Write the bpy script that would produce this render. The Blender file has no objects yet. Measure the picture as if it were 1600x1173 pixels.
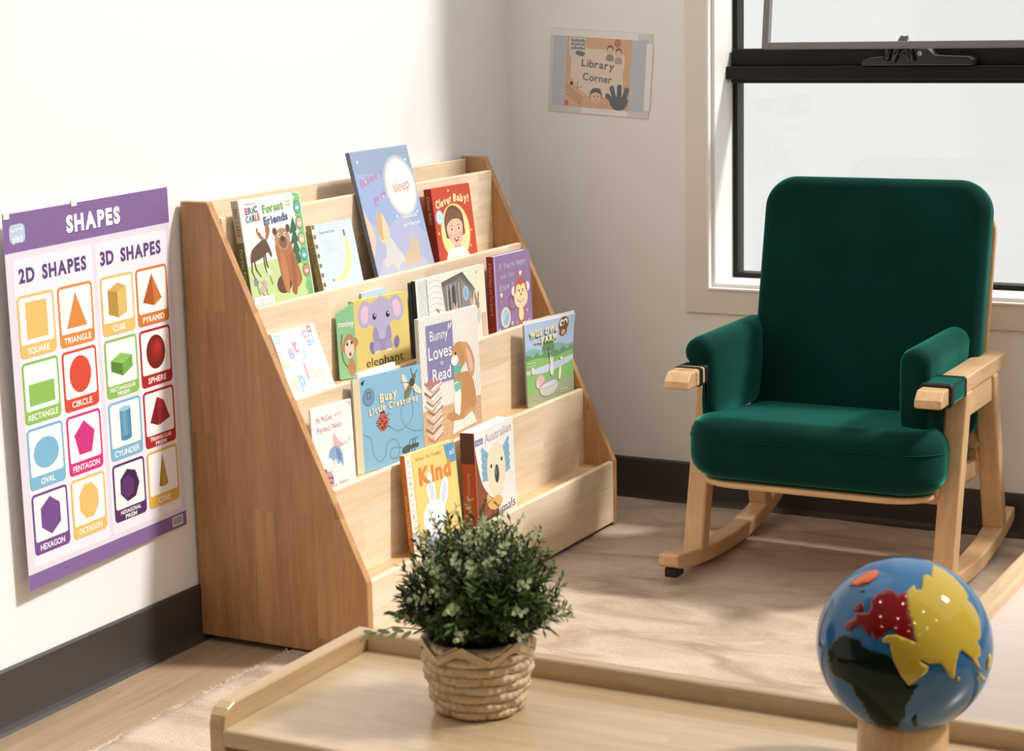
import bpy, bmesh, math, random
from mathutils import Vector, Matrix
from math import sin, cos, pi, radians, sqrt, atan2
S = bpy.context.scene
COL = S.collection
rnd = random.Random(7)

# ------------------------------------------------------------------ camera, sky, sun, exposure
CAM = (2.4658, -4.6035, 1.2823)
YAW, PITCH, ROLL, FPX = radians(28.251), radians(-10.696), radians(-1.276), 3116.79
fw = Vector((-sin(YAW) * cos(PITCH), cos(YAW) * cos(PITCH), sin(PITCH)))
rt0 = fw.cross(Vector((0, 0, 1))).normalized()
up0 = rt0.cross(fw)
rt = rt0 * cos(ROLL) + up0 * sin(ROLL)
up = -rt0 * sin(ROLL) + up0 * cos(ROLL)
cd = bpy.data.cameras.new('camera')
cam = bpy.data.objects.new('camera', cd)
COL.objects.link(cam)
mw = Matrix.Identity(4)
for i in range(3):
    mw[i][0], mw[i][1], mw[i][2], mw[i][3] = rt[i], up[i], -fw[i], CAM[i]
cam.matrix_world = mw
cd.sensor_fit = 'HORIZONTAL'
cd.sensor_width = 36.0
cd.lens = FPX / 1600 * 36.0
cd.clip_start = 0.05
cd.dof.use_dof = True
cd.dof.focus_distance = 4.3
cd.dof.aperture_fstop = 15.0
S.camera = cam

W = bpy.data.worlds.new('sky')
S.world = W
W.use_nodes = True
bgn = W.node_tree.nodes['Background']
bgn.inputs[0].default_value = (1.0, 0.965, 0.925, 1)
bgn.inputs[1].default_value = 1.0

sl = bpy.data.lights.new('sun', 'SUN')
sun = bpy.data.objects.new('sun', sl)
COL.objects.link(sun)
EL = radians(48)
sd = Vector((-0.85 * cos(EL), -0.526 * cos(EL), -sin(EL)))
sun.rotation_euler = sd.to_track_quat('-Z', 'Y').to_euler()
sun.location = (3, 3, 4)
sl.energy = 3.6
sl.angle = radians(6.5)
sl.color = (1.0, 0.985, 0.955)

S.view_settings.view_transform = 'Standard'
S.view_settings.look = 'None'
S.view_settings.gamma = 1.0
S.view_settings.use_curve_mapping = False
S.view_settings.exposure = 0.17

# ------------------------------------------------------------------ helpers
def lin(c):
    return tuple((v / 12.92 if v <= 0.04045 else ((v + 0.055) / 1.055) ** 2.4) for v in [x / 255.0 for x in c])

def new_mat(name):
    m = bpy.data.materials.new(name)
    m.use_nodes = True
    return m, m.node_tree.nodes, m.node_tree.links, m.node_tree.nodes['Principled BSDF']

def flat(name, rgb, rough=0.5, spec=0.5, metal=0.0, srgb=True, coat=0.0, sheen=0.0):
    m, N, L, b = new_mat(name)
    c = lin(rgb) if srgb else rgb
    b.inputs['Base Color'].default_value = (*c, 1)
    b.inputs['Roughness'].default_value = rough
    b.inputs['Specular IOR Level'].default_value = spec
    b.inputs['Metallic'].default_value = metal
    b.inputs['Coat Weight'].default_value = coat
    b.inputs['Sheen Weight'].default_value = sheen
    return m

_ink = {}
def ink(rgb):
    k = tuple(rgb)
    if k not in _ink:
        g = 0.3 * rgb[0] + 0.59 * rgb[1] + 0.11 * rgb[2]
        c = [v + (g - v) * 0.10 for v in rgb]
        c = [v + (250 - v) * 0.07 for v in c]
        _ink[k] = flat('ink_%02x%02x%02x' % k, c, 0.42, 0.35)
    return _ink[k]

def axes_vec(N, L, along, across, la=1.0, lc=1.0):
    """object coordinates rearranged as (along, across, other)"""
    tc = N.new('ShaderNodeTexCoord')
    sp = N.new('ShaderNodeSeparateXYZ')
    L.new(tc.outputs['Object'], sp.inputs[0])
    cb = N.new('ShaderNodeCombineXYZ')
    other = [a for a in 'XYZ' if a not in (along, across)][0]
    L.new(sp.outputs[along], cb.inputs[0])
    L.new(sp.outputs[across], cb.inputs[1])
    L.new(sp.outputs[other], cb.inputs[2])
    return cb.outputs[0]

def wood(name, c1, c2, along='Y', across='Z', plank=0.055, length=0.42, rough=0.38, seed=0.0, var=0.45, coat=0.0):
    m, N, L, b = new_mat(name)
    v = axes_vec(N, L, along, across)
    off = N.new('ShaderNodeVectorMath'); off.operation = 'ADD'
    off.inputs[1].default_value = (seed * 1.37 + 5, seed * 0.71 + 5, seed)
    L.new(v, off.inputs[0])
    br = N.new('ShaderNodeTexBrick')
    br.offset = 0.37; br.offset_frequency = 2
    br.inputs['Color1'].default_value = (0, 0, 0, 1)
    br.inputs['Color2'].default_value = (1, 1, 1, 1)
    br.inputs['Mortar'].default_value = (0.5, 0.5, 0.5, 1)
    br.inputs['Scale'].default_value = 1.0
    br.inputs['Mortar Size'].default_value = 0.0
    br.inputs['Brick Width'].default_value = length
    br.inputs['Row Height'].default_value = plank
    L.new(off.outputs[0], br.inputs['Vector'])
    # grain: noise stretched along the board, shifted per plank
    sh = N.new('ShaderNodeVectorMath'); sh.operation = 'MULTIPLY_ADD'
    L.new(br.outputs['Color'], sh.inputs[0])
    sh.inputs[1].default_value = (3.0, 7.0, 5.0)
    L.new(off.outputs[0], sh.inputs[2])
    mp = N.new('ShaderNodeMapping')
    mp.inputs['Scale'].default_value = (3.2, 42.0, 42.0)
    L.new(sh.outputs[0], mp.inputs[0])
    n1 = N.new('ShaderNodeTexNoise')
    n1.inputs['Scale'].default_value = 1.0
    n1.inputs['Detail'].default_value = 5.0
    n1.inputs['Distortion'].default_value = 0.9
    L.new(mp.outputs[0], n1.inputs['Vector'])
    mp2 = N.new('ShaderNodeMapping')
    mp2.inputs['Scale'].default_value = (18.0, 420.0, 420.0)
    L.new(sh.outputs[0], mp2.inputs[0])
    n2 = N.new('ShaderNodeTexNoise')
    n2.inputs['Scale'].default_value = 1.0
    n2.inputs['Detail'].default_value = 2.0
    L.new(mp2.outputs[0], n2.inputs['Vector'])
    a1 = N.new('ShaderNodeMath'); a1.operation = 'MULTIPLY_ADD'
    L.new(br.outputs['Color'], a1.inputs[0]); a1.inputs[1].default_value = var; a1.inputs[2].default_value = -0.5 * var
    a2 = N.new('ShaderNodeMath'); a2.operation = 'MULTIPLY_ADD'
    L.new(n1.outputs['Fac'], a2.inputs[0]); a2.inputs[1].default_value = 1.25; a2.inputs[2].default_value = -0.12
    a3 = N.new('ShaderNodeMath'); a3.operation = 'ADD'
    L.new(a1.outputs[0], a3.inputs[0]); L.new(a2.outputs[0], a3.inputs[1])
    a4 = N.new('ShaderNodeMath'); a4.operation = 'MULTIPLY_ADD'
    L.new(n2.outputs['Fac'], a4.inputs[0]); a4.inputs[1].default_value = 0.5; a4.inputs[2].default_value = -0.25
    a5 = N.new('ShaderNodeMath'); a5.operation = 'ADD'; a5.use_clamp = True
    L.new(a3.outputs[0], a5.inputs[0]); L.new(a4.outputs[0], a5.inputs[1])
    mx = N.new('ShaderNodeMix'); mx.data_type = 'RGBA'
    mx.inputs['A'].default_value = (*c1, 1); mx.inputs['B'].default_value = (*c2, 1)
    L.new(a5.outputs[0], mx.inputs['Factor'])
    L.new(mx.outputs['Result'], b.inputs['Base Color'])
    b.inputs['Roughness'].default_value = rough
    b.inputs['Coat Weight'].default_value = coat
    b.inputs['Coat Roughness'].default_value = 0.2
    bp = N.new('ShaderNodeBump'); bp.inputs['Strength'].default_value = 0.06; bp.inputs['Distance'].default_value = 0.002
    L.new(a5.outputs[0], bp.inputs['Height']); L.new(bp.outputs[0], b.inputs['Normal'])
    return m

def link(name, me, parent=None, mats=()):
    o = bpy.data.objects.new(name, me)
    COL.objects.link(o)
    for m in mats:
        me.materials.append(m)
    if parent:
        o.parent = parent
    return o

def obj(name, bm, mats, parent=None, bevel=0.0, seg=2, smooth=False, label=None):
    bmesh.ops.recalc_face_normals(bm, faces=bm.faces[:])
    me = bpy.data.meshes.new(name)
    if smooth:
        for f in bm.faces:
            f.smooth = True
    bm.to_mesh(me); bm.free()
    if not isinstance(mats, (list, tuple)):
        mats = [mats]
    o = link(name, me, parent, mats)
    if bevel:
        md = o.modifiers.new('edge', 'BEVEL')
        md.width = bevel; md.segments = seg; md.limit_method = 'ANGLE'; md.angle_limit = radians(35)
        md.harden_normals = False
    if label:
        o['label'] = label
    return o

def empty(name, loc=(0, 0, 0), label=None, cat=None, group=None, mat=None):
    o = bpy.data.objects.new(name, None)
    o.empty_display_size = 0.03
    COL.objects.link(o)
    if mat is not None:
        o.matrix_world = mat
    else:
        o.location = loc
    tag(o, label, cat, group)
    return o

def tag(o, label=None, cat=None, group=None, kind=None):
    if label: o['label'] = label
    if cat: o['category'] = cat
    if group: o['group'] = group
    if kind: o['kind'] = kind
    return o

def B():
    return bmesh.new()

def box(bm, x0, x1, y0, y1, z0, z1, mi=0):
    vs = [bm.verts.new(p) for p in ((x0, y0, z0), (x1, y0, z0), (x1, y1, z0), (x0, y1, z0), (x0, y0, z1), (x1, y0, z1), (x1, y1, z1), (x0, y1, z1))]
    for q in ((0, 3, 2, 1), (4, 5, 6, 7), (0, 1, 5, 4), (1, 2, 6, 5), (2, 3, 7, 6), (3, 0, 4, 7)):
        bm.faces.new([vs[i] for i in q]).material_index = mi

def prism(bm, pts, axis, a, b, mi=0):
    """extrude a 2D outline along axis from a to b; 2D coords are the other two axes in order"""
    def P(p, t):
        if axis == 'X': return (t, p[0], p[1])
        if axis == 'Y': return (p[0], t, p[1])
        return (p[0], p[1], t)
    A = [bm.verts.new(P(p, a)) for p in pts]
    C = [bm.verts.new(P(p, b)) for p in pts]
    n = len(pts)
    bm.faces.new(A).material_index = mi
    bm.faces.new(C[::-1]).material_index = mi
    for i in range(n):
        bm.faces.new([A[i], A[(i + 1) % n], C[(i + 1) % n], C[i]]).material_index = mi

def rings(bm, rs, cap=True, mi=0, closed=True):
    R = [[bm.verts.new(p) for p in r] for r in rs]
    n = len(R[0])
    for a, b in zip(R[:-1], R[1:]):
        for i in range(n if closed else n - 1):
            bm.faces.new([a[i], a[(i + 1) % n], b[(i + 1) % n], b[i]]).material_index = mi
    if cap:
        bm.faces.new(R[0][::-1]).material_index = mi
        bm.faces.new(R[-1]).material_index = mi
    return R

def rrect(hw0, hw1, hh0, hh1, rad, n=6):
    """rounded rectangle outline x in [hw0,hw1], y in [hh0,hh1]; rad = (bl, br, tr, tl)"""
    if not isinstance(rad, (list, tuple)): rad = (rad,) * 4
    out = []
    for (cx, cy, r, a0) in ((hw0, hh0, rad[0], 180), (hw1, hh0, rad[1], 270), (hw1, hh1, rad[2], 0), (hw0, hh1, rad[3], 90)):
        sx = 1 if cx == hw0 else -1
        sy = 1 if cy == hh0 else -1
        for k in range(n + 1):
            a = radians(a0 + 90.0 * k / n)
            out.append((cx + sx * r + r * cos(a), cy + sy * r + r * sin(a)))
    return out

def pillow(bm, x0, x1, y0, y1, rad, prof, place, n=7):
    """rounded-rectangle cushion: prof = [(inset, depth), ...]; place(x,y,d) -> 3D point"""
    if not isinstance(rad, (list, tuple)): rad = (rad,) * 4
    rs = []
    for ins, d in prof:
        rr = [max(r - ins, 0.004) for r in rad]
        rs.append([place(p[0], p[1], d) for p in rrect(x0 + ins, x1 - ins, y0 + ins, y1 - ins, rr, n)])
    rings(bm, rs)

def edge_profile(t, r, puff=0.0, extra=(), n=6):
    """depth profile from -t/2 to t/2 with rolled edges of radius r"""
    pr = []
    for e in extra[::-1]:
        pr.append((r + e[0], -t / 2 - e[1]))
    for k in range(n + 1):
        a = pi / 2 * k / n
        pr.append((r * (1 - sin(a)), -t / 2 + r * (1 - cos(a))))
    for k in range(n + 1):
        a = pi / 2 * (1 - k / n)
        pr.append((r * (1 - sin(a)), t / 2 - r * (1 - cos(a))))
    for e in extra:
        pr.append((r + e[0], t / 2 + e[1]))
    return pr

def tube(bm, pts, r, n=8, mi=0, r2=None):
    pts = [Vector(p) for p in pts]
    rs = []
    for i, p in enumerate(pts):
        d = (pts[min(i + 1, len(pts) - 1)] - pts[max(i - 1, 0)]).normalized()
        a = d.cross(Vector((0, 0, 1)) if abs(d.z) < 0.95 else Vector((1, 0, 0))).normalized()
        b = d.cross(a)
        rr = r if r2 is None else r + (r2 - r) * i / max(len(pts) - 1, 1)
        rs.append([p + (a * cos(2 * pi * k / n) + b * sin(2 * pi * k / n)) * rr for k in range(n)])
    rings(bm, rs, mi=mi)

def lathe(bm, prof, cx=0, cy=0, n=48, mi=0, cap=True):
    rings(bm, [[(cx + r * cos(2 * pi * k / n), cy + r * sin(2 * pi * k / n), z) for k in range(n)] for r, z in prof], cap=cap, mi=mi)

_txt = {}
def text_geo(s, bold):
    k = (s, bold)
    if k not in _txt:
        cu = bpy.data.curves.new('t', 'FONT')
        cu.body = s; cu.size = 1.0; cu.offset = bold; cu.resolution_u = 3
        cu.fill_mode = 'FRONT' if hasattr(cu, 'fill_mode') else cu.fill_mode
        o = bpy.data.objects.new('t', cu)
        COL.objects.link(o)
        dg = bpy.context.evaluated_depsgraph_get()
        me = bpy.data.meshes.new_from_object(o.evaluated_get(dg))
        vs = [(v.co.x, v.co.y) for v in me.vertices]
        fs = [tuple(p.vertices) for p in me.polygons]
        bpy.data.objects.remove(o); bpy.data.curves.remove(cu); bpy.data.meshes.remove(me)
        xs = [v[0] for v in vs]; ys = [v[1] for v in vs]
        _txt[k] = (vs, fs, min(xs), max(xs), min(ys), max(ys))
    return _txt[k]

class Art:
    """flat printed shapes laid on a surface; frame (u right, v up, n out)"""
    def __init__(self, base=0.0002, step=0.00003):
        self.bm = B(); self.cols = []; self.z = base; self.step = step; self.oy = 0.0
    def mi(self, c):
        c = tuple(c)
        if c not in self.cols: self.cols.append(c)
        return self.cols.index(c)
    def poly(self, pts, c):
        q = []
        for p in pts:
            if not q or (abs(p[0] - q[-1][0]) + abs(p[1] - q[-1][1])) > 1e-6: q.append(p)
        if len(q) > 2 and abs(q[0][0] - q[-1][0]) + abs(q[0][1] - q[-1][1]) < 1e-6: q.pop()
        a = sum(q[i - 1][0] * q[i][1] - q[i][0] * q[i - 1][1] for i in range(len(q)))
        if a < 0: q = q[::-1]
        f = self.bm.faces.new([self.bm.verts.new((p[0], p[1] + self.oy, self.z)) for p in q])
        f.material_index = self.mi(c)
        self.z += self.step
    def rect(self, x0, y0, x1, y1, c, r=0.0):
        self.poly(rrect(x0, x1, y0, y1, r, 4) if r else [(x0, y0), (x1, y0), (x1, y1), (x0, y1)], c)
    def ell(self, cx, cy, rx, ry, c, rot=0.0, n=26, a0=0, a1=360):
        ca, sa = cos(radians(rot)), sin(radians(rot))
        pts = []
        for k in range(n + 1):
            a = radians(a0 + (a1 - a0) * k / n)
            x, y = rx * cos(a), ry * sin(a)
            pts.append((cx + x * ca - y * sa, cy + x * sa + y * ca))
        self.poly(pts, c)
    def line(self, pts, w, c, w2=None):
        n = len(pts)
        for i in range(n - 1):
            (x0, y0), (x1, y1) = pts[i], pts[i + 1]
            d = sqrt((x1 - x0) ** 2 + (y1 - y0) ** 2) or 1e-9
            wa = w if w2 is None else w + (w2 - w) * i / (n - 1)
            wb = w if w2 is None else w + (w2 - w) * (i + 1) / (n - 1)
            ex, ey = (x1 - x0) / d, (y1 - y0) / d
            nx, ny = -ey, ex
            k = 0.3 * w
            self.poly([(x0 - ex * k + nx * wa / 2, y0 - ey * k + ny * wa / 2), (x0 - ex * k - nx * wa / 2, y0 - ey * k - ny * wa / 2),
                       (x1 + ex * k - nx * wb / 2, y1 + ey * k - ny * wb / 2), (x1 + ex * k + nx * wb / 2, y1 + ey * k + ny * wb / 2)], c)
            self.z -= self.step
        self.z += self.step
    def dash(self, pts, w, c, d=0.006):
        # resample to dashes
        acc = []
        for (a, b) in zip(pts[:-1], pts[1:]):
            n = max(1, int(sqrt((b[0] - a[0]) ** 2 + (b[1] - a[1]) ** 2) / d))
            for k in range(n):
                acc.append((a[0] + (b[0] - a[0]) * k / n, a[1] + (b[1] - a[1]) * k / n))
        for i in range(0, len(acc) - 1, 2):
            self.line([acc[i], acc[i + 1]], w, c); self.z -= self.step
        self.z += self.step
    def text(self, s, cx, cy, h, c, w=None, rot=0.0, bold=0.0, shear=0.0, ref='H'):
        """h = height of a capital letter; w = wanted total width"""
        vs, fs, x0, x1, y0, y1 = text_geo(s, bold)
        _, _, _, _, ry0, ry1 = text_geo(ref, bold)
        sy = h / (ry1 - ry0)
        sx = sy if w is None else w / (x1 - x0)
        ca, sa = cos(radians(rot)), sin(radians(rot))
        V = []
        for x, y in vs:
            px = (x - (x0 + x1) / 2) * sx; py = (y - (ry0 + ry1) / 2) * sy
            px += shear * py
            V.append(self.bm.verts.new((cx + px * ca - py * sa, cy + px * sa + py * ca, self.z)))
        m = self.mi(c)
        for f in fs:
            try:
                self.bm.faces.new([V[i] for i in f]).material_index = m
            except ValueError:
                pass
        self.z += self.step
    def letters(self, s, cx, cy, h, c, w, rot=0.0, bold=0.0, cols=None, jig=0.0):
        """text set letter by letter (each letter may take its own colour or tilt)"""
        adv = []
        for ch in s:
            if ch == ' ': adv.append(0.55); continue
            _, _, x0, x1, _, _ = text_geo(ch, bold)
            adv.append(x1 - x0 + 0.09)
        tot = sum(adv); k = w / tot
        x = -w / 2; ca, sa = cos(radians(rot)), sin(radians(rot)); j = 0
        for ch, a in zip(s, adv):
            if ch != ' ':
                mx = x + a * k / 2; dy = jig * h * (1 if j % 2 else -1)
                col = cols[j % len(cols)] if cols else c
                self.text(ch, cx + mx * ca - dy * sa, cy + mx * sa + dy * ca, h, col, w=(a - 0.09) * k, rot=rot + jig * 60 * (1 if j % 2 else -1), bold=bold)
                self.z -= self.step
                j += 1
            x += a * k
        self.z += self.step
    def build(self, name, parent, frame=None, deform=None, label=None):
        if frame is not None:
            self.bm.transform(frame)
        me = bpy.data.meshes.new(name)
        self.bm.to_mesh(me); self.bm.free()
        o = link(name, me, parent, [ink(c) for c in self.cols])
        if label: o['label'] = label
        return o

def wobj(name, bm, mats, parent, **k):
    bm.transform(parent.matrix_world.inverted())
    return obj(name, bm, mats, parent, **k)

# ------------------------------------------------------------------ materials
def wall_mat():
    m, N, L, b = new_mat('wall_paint')
    tc = N.new('ShaderNodeTexCoord')
    n = N.new('ShaderNodeTexNoise'); n.inputs['Scale'].default_value = 160.0; n.inputs['Detail'].default_value = 3.0
    L.new(tc.outputs['Object'], n.inputs['Vector'])
    bp = N.new('ShaderNodeBump'); bp.inputs['Strength'].default_value = 0.05; bp.inputs['Distance'].default_value = 0.002
    L.new(n.outputs['Fac'], bp.inputs['Height']); L.new(bp.outputs[0], b.inputs['Normal'])
    b.inputs['Base Color'].default_value = (0.84, 0.83, 0.815, 1)
    b.inputs['Roughness'].default_value = 0.6
    b.inputs['Specular IOR Level'].default_value = 0.25
    return m

def rug_mat():
    m, N, L, b = new_mat('rug_pile')
    tc = N.new('ShaderNodeTexCoord')
    mp = N.new('ShaderNodeMapping'); mp.inputs['Scale'].default_value = (1.6, 3.4, 1.0); mp.inputs['Rotation'].default_value = (0, 0, radians(14))
    L.new(tc.outputs['Object'], mp.inputs[0])
    n = N.new('ShaderNodeTexNoise'); n.inputs['Scale'].default_value = 3.0; n.inputs['Detail'].default_value = 6.0; n.inputs['Distortion'].default_value = 0.8
    L.new(mp.outputs[0], n.inputs['Vector'])
    cr = N.new('ShaderNodeValToRGB')
    cr.color_ramp.elements[0].position = 0.33; cr.color_ramp.elements[0].color = (0.36, 0.245, 0.165, 1)
    cr.color_ramp.elements[1].position = 0.58; cr.color_ramp.elements[1].color = (0.57, 0.435, 0.33, 1)
    L.new(n.outputs['Fac'], cr.inputs[0])
    f = N.new('ShaderNodeTexNoise'); f.inputs['Scale'].default_value = 420.0; f.inputs['Detail'].default_value = 2.0
    L.new(tc.outputs['Object'], f.inputs['Vector'])
    mx = N.new('ShaderNodeMix'); mx.data_type = 'RGBA'; mx.blend_type = 'OVERLAY'
    mx.inputs['Factor'].default_value = 0.55
    L.new(cr.outputs[0], mx.inputs['A']); L.new(f.outputs['Fac'], mx.inputs['B'])
    L.new(mx.outputs['Result'], b.inputs['Base Color'])
    ad = N.new('ShaderNodeMath'); ad.operation = 'MULTIPLY_ADD'
    L.new(n.outputs['Fac'], ad.inputs[0]); ad.inputs[1].default_value = 6.0; L.new(f.outputs['Fac'], ad.inputs[2])
    bp = N.new('ShaderNodeBump'); bp.inputs['Strength'].default_value = 0.6; bp.inputs['Distance'].default_value = 0.004
    L.new(ad.outputs[0], bp.inputs['Height']); L.new(bp.outputs[0], b.inputs['Normal'])
    b.inputs['Roughness'].default_value = 0.95; b.inputs['Specular IOR Level'].default_value = 0.1
    b.inputs['Sheen Weight'].default_value = 0.25
    return m

def velvet_mat():
    m, N, L, b = new_mat('green_velvet')
    tc = N.new('ShaderNodeTexCoord')
    n = N.new('ShaderNodeTexNoise'); n.inputs['Scale'].default_value = 9.0; n.inputs['Detail'].default_value = 4.0
    L.new(tc.outputs['Object'], n.inputs['Vector'])
    mx = N.new('ShaderNodeMix'); mx.data_type = 'RGBA'
    mx.inputs['A'].default_value = (0.000, 0.016, 0.012, 1); mx.inputs['B'].default_value = (0.0, 0.040, 0.031, 1)
    L.new(n.outputs['Fac'], mx.inputs['Factor'])
    L.new(mx.outputs['Result'], b.inputs['Base Color'])
    b.inputs['Roughness'].default_value = 0.85; b.inputs['Specular IOR Level'].default_value = 0.12
    b.inputs['Sheen Weight'].default_value = 0.75; b.inputs['Sheen Roughness'].default_value = 0.32
    b.inputs['Sheen Tint'].default_value = (0.10, 0.85, 0.68, 1)
    f = N.new('ShaderNodeTexNoise'); f.inputs['Scale'].default_value = 900.0
    L.new(tc.outputs['Object'], f.inputs['Vector'])
    bp = N.new('ShaderNodeBump'); bp.inputs['Strength'].default_value = 0.12; bp.inputs['Distance'].default_value = 0.001
    L.new(f.outputs['Fac'], bp.inputs['Height']); L.new(bp.outputs[0], b.inputs['Normal'])
    return m

def glass_mat():
    m, N, L, b = new_mat('window_glass')
    N.remove(b)
    t = N.new('ShaderNodeBsdfTransparent'); t.inputs[0].default_value = (0.992, 0.998, 0.996, 1)
    g = N.new('ShaderNodeBsdfGlossy'); g.inputs['Roughness'].default_value = 0.02
    mx = N.new('ShaderNodeMixShader'); mx.inputs[0].default_value = 0.03
    L.new(t.outputs[0], mx.inputs[1]); L.new(g.outputs[0], mx.inputs[2])
    L.new(mx.outputs[0], N['Material Output'].inputs[0])
    return m

RW1, RW2 = (0.46, 0.245, 0.105), (0.80, 0.575, 0.345)
M_wall = wall_mat()
M_trim = flat('white_trim', (236, 233, 228), 0.4)
M_black = flat('black_aluminium', (14, 12, 11), 0.5, 0.3)
M_base = flat('charcoal_vinyl', (62, 58, 55), 0.36, 0.5)
M_floor = wood('vinyl_floor', (0.26, 0.165, 0.095), (0.42, 0.30, 0.19), 'Y', 'X', 0.18, 1.2, 0.42, 2.0, 0.25)
M_rug = rug_mat()
M_panel_shaded = wood('rubberwood_panel_shaded', (0.31, 0.135, 0.045), (0.58, 0.325, 0.145), 'Z', 'X', 0.048, 0.40, 0.42, 1.0, 0.32)  # shade on the side panels is darkened into the wood colour
M_board_sunlit = wood('rubberwood_board_sunlit', (0.68, 0.49, 0.30), (0.90, 0.76, 0.57), 'Y', 'Z', 0.085, 0.40, 0.42, 3.0, 0.30)  # same wood, with sunlight on the boards lightened into the colour
M_shelf = wood('rubberwood_shelf', (0.52, 0.30, 0.14), RW2, 'Y', 'X', 0.058, 0.36, 0.42, 4.0, 0.34)
M_bwY = wood('beech_lengthwise', (0.56, 0.315, 0.14), (0.80, 0.55, 0.31), 'Y', 'X', 0.4, 3.0, 0.32, 1.0, 0.1, 0.15)
M_bwZ = wood('beech_upright', (0.56, 0.315, 0.14), (0.80, 0.55, 0.31), 'Z', 'X', 0.4, 3.0, 0.32, 6.0, 0.1, 0.15)
M_bwX = wood('beech_crosswise', (0.56, 0.315, 0.14), (0.80, 0.55, 0.31), 'X', 'Z', 0.4, 3.0, 0.32, 2.0, 0.1, 0.15)
M_tray = wood('birch_top', (0.50, 0.345, 0.185), (0.70, 0.545, 0.36), 'X', 'Y', 0.09, 0.9, 0.26, 5.0, 0.3, 0.3)
M_traz = wood('birch_side', (0.46, 0.27, 0.12), (0.70, 0.50, 0.28), 'Y', 'Z', 0.2, 0.9, 0.3, 5.0, 0.2, 0.25)
M_velvet = velvet_mat()
M_strap = flat('black_elastic', (14, 15, 15), 0.6)
M_glass = glass_mat()

# ------------------------------------------------------------------ setting
def struct(name, bm, m, parent=None, **k):
    o = obj(name, bm, m, parent, **k)
    if parent is None: o['kind'] = 'structure'
    return o

bm = B(); box(bm, -0.2, 6.0, -6.5, 0.2, -0.15, -0.012); struct('floor', bm, M_floor)
bm = B(); box(bm, -0.2, 0.0, -6.5, 0.2, -0.15, 6.5); struct('wall_left', bm, M_wall)
WX0, WX1, WZ0, WZ1, WT = 0.557, 5.4, 0.555, 6.3, 0.19  # unseen height and width of the window stretched to let sun reach everything
bm = B()
box(bm, 0.0, WX0, 0.0, WT, -0.15, 6.5); box(bm, WX1, 6.0, 0.0, WT, -0.15, 6.5)
box(bm, WX0, WX1, 0.0, WT, -0.15, WZ0); box(bm, WX0, WX1, 0.0, WT, WZ1, 6.5)
struct('wall_back', bm, M_wall)
bm = B(); box(bm, 0.0, 6.0, -6.5, -3.0, 2.9, 3.0)
ceil = struct('ceiling', bm, M_wall)
bm = B(); box(bm, 0.0, 6.0, -6.6, -6.5, -0.15, 2.9); struct('wall_front_unseen', bm, flat('far_fill_cut', (112, 106, 98), 0.6))  # unseen wall added behind the camera, toned dark to dim fill and reflections
bm = B(); box(bm, 6.0, 6.1, -6.5, 0.2, -0.15, 3.4); struct('wall_right_unseen', bm, flat('side_fill_cut', (150, 142, 132), 0.6))  # unseen wall added in a mid tone to cut fill from the side
M_lamp, N_, L_, b_ = new_mat('downlight_glow')
b_.inputs['Emission Color'].default_value = (1.0, 0.93, 0.82, 1); b_.inputs['Emission Strength'].default_value = 45.0
for i in range(4):
    for j in range(3):
        cx, cy = 0.9 + 1.15 * i, -3.5 - 1.1 * j
        bm = B(); lathe(bm, [(0.075, 2.8995), (0.075, 2.893), (0.06, 2.89), (0.055, 2.8995)], cx, cy, 24)
        r_ = obj('downlight_ring', bm, M_trim, ceil, smooth=True)
        bm = B(); lathe(bm, [(0.053, 2.8985), (0.053, 2.894)], cx, cy, 24)
        obj('downlight_lens', bm, M_lamp, r_)

# coved vinyl skirting
def cove(h):
    return [(0.0, -0.012), (0.018, -0.012), (0.014, -0.006), (0.010, 0.002), (0.0075, 0.012), (0.007, h - 0.004), (0.004, h), (0.0, h)]
bm = B()
pr = cove(0.1055)
rings(bm, [[(a, y, z) for a, z in pr] for y in (-6.5, -0.007)])
struct('baseboard_left', bm, M_base)
bm = B()
rings(bm, [[(x, -a, z) for a, z in pr] for x in (0.0, 6.0)])
struct('baseboard_back', bm, M_base)

# window: casing, white liner, black frame, transom, panes
bm = B()
for q in ((0.4985, WX0, 0.4945, 6.36), (WX0, WX1, 0.4945, WZ0), (WX1, WX1 + 0.06, 0.4945, 6.36), (WX0, WX1, WZ1, 6.36)):
    pass
A = [(0.4985, 0.4945), (5.46, 0.4945), (5.46, 6.36), (0.4985, 6.36)]
I = [(WX0, WZ0), (WX1, WZ0), (WX1, WZ1), (WX0, WZ1)]
def quadframe(bm, A, I, y0, y1):
    vo = [[bm.verts.new((p[0], y, p[1])) for p in P] for y in (y0, y1) for P in (A, I)]
    for k in range(4):
        j = (k + 1) % 4
        bm.faces.new([vo[0][k], vo[0][j], vo[1][j], vo[1][k]])
        bm.faces.new([vo[2][k], vo[3][k], vo[3][j], vo[2][j]])
        bm.faces.new([vo[0][k], vo[2][k], vo[2][j], vo[0][j]])
        bm.faces.new([vo[1][k], vo[1][j], vo[3][j], vo[3][k]])
quadframe(bm, A, I, -0.006, 0.0)
win = struct('window_1', bm, flat('casing_paint', (226, 219, 210), 0.45), bevel=0.002)
def rectframe(bm, x0, x1, z0, z1, w, y0, y1):
    quadframe(bm, [(x0, z0), (x1, z0), (x1, z1), (x0, z1)], [(x0 + w, z0 + w), (x1 - w, z0 + w), (x1 - w, z1 - w), (x0 + w, z1 - w)], y0, y1)
bm = B(); rectframe(bm, WX0 - 0.001, WX1 + 0.001, WZ0 - 0.001, WZ1 + 0.001, 0.015, 0.012, WT); rectframe(bm, WX0 - 0.001, WX1 + 0.001, WZ0 - 0.001, WZ1 + 0.001, 0.006, -0.009, 0.014)
obj('window_liner', bm, M_trim, win, bevel=0.0015)
fx0, fx1, fz0, fz1 = 0.572, WX1 - 0.015, 0.570, WZ1 - 0.015
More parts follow.
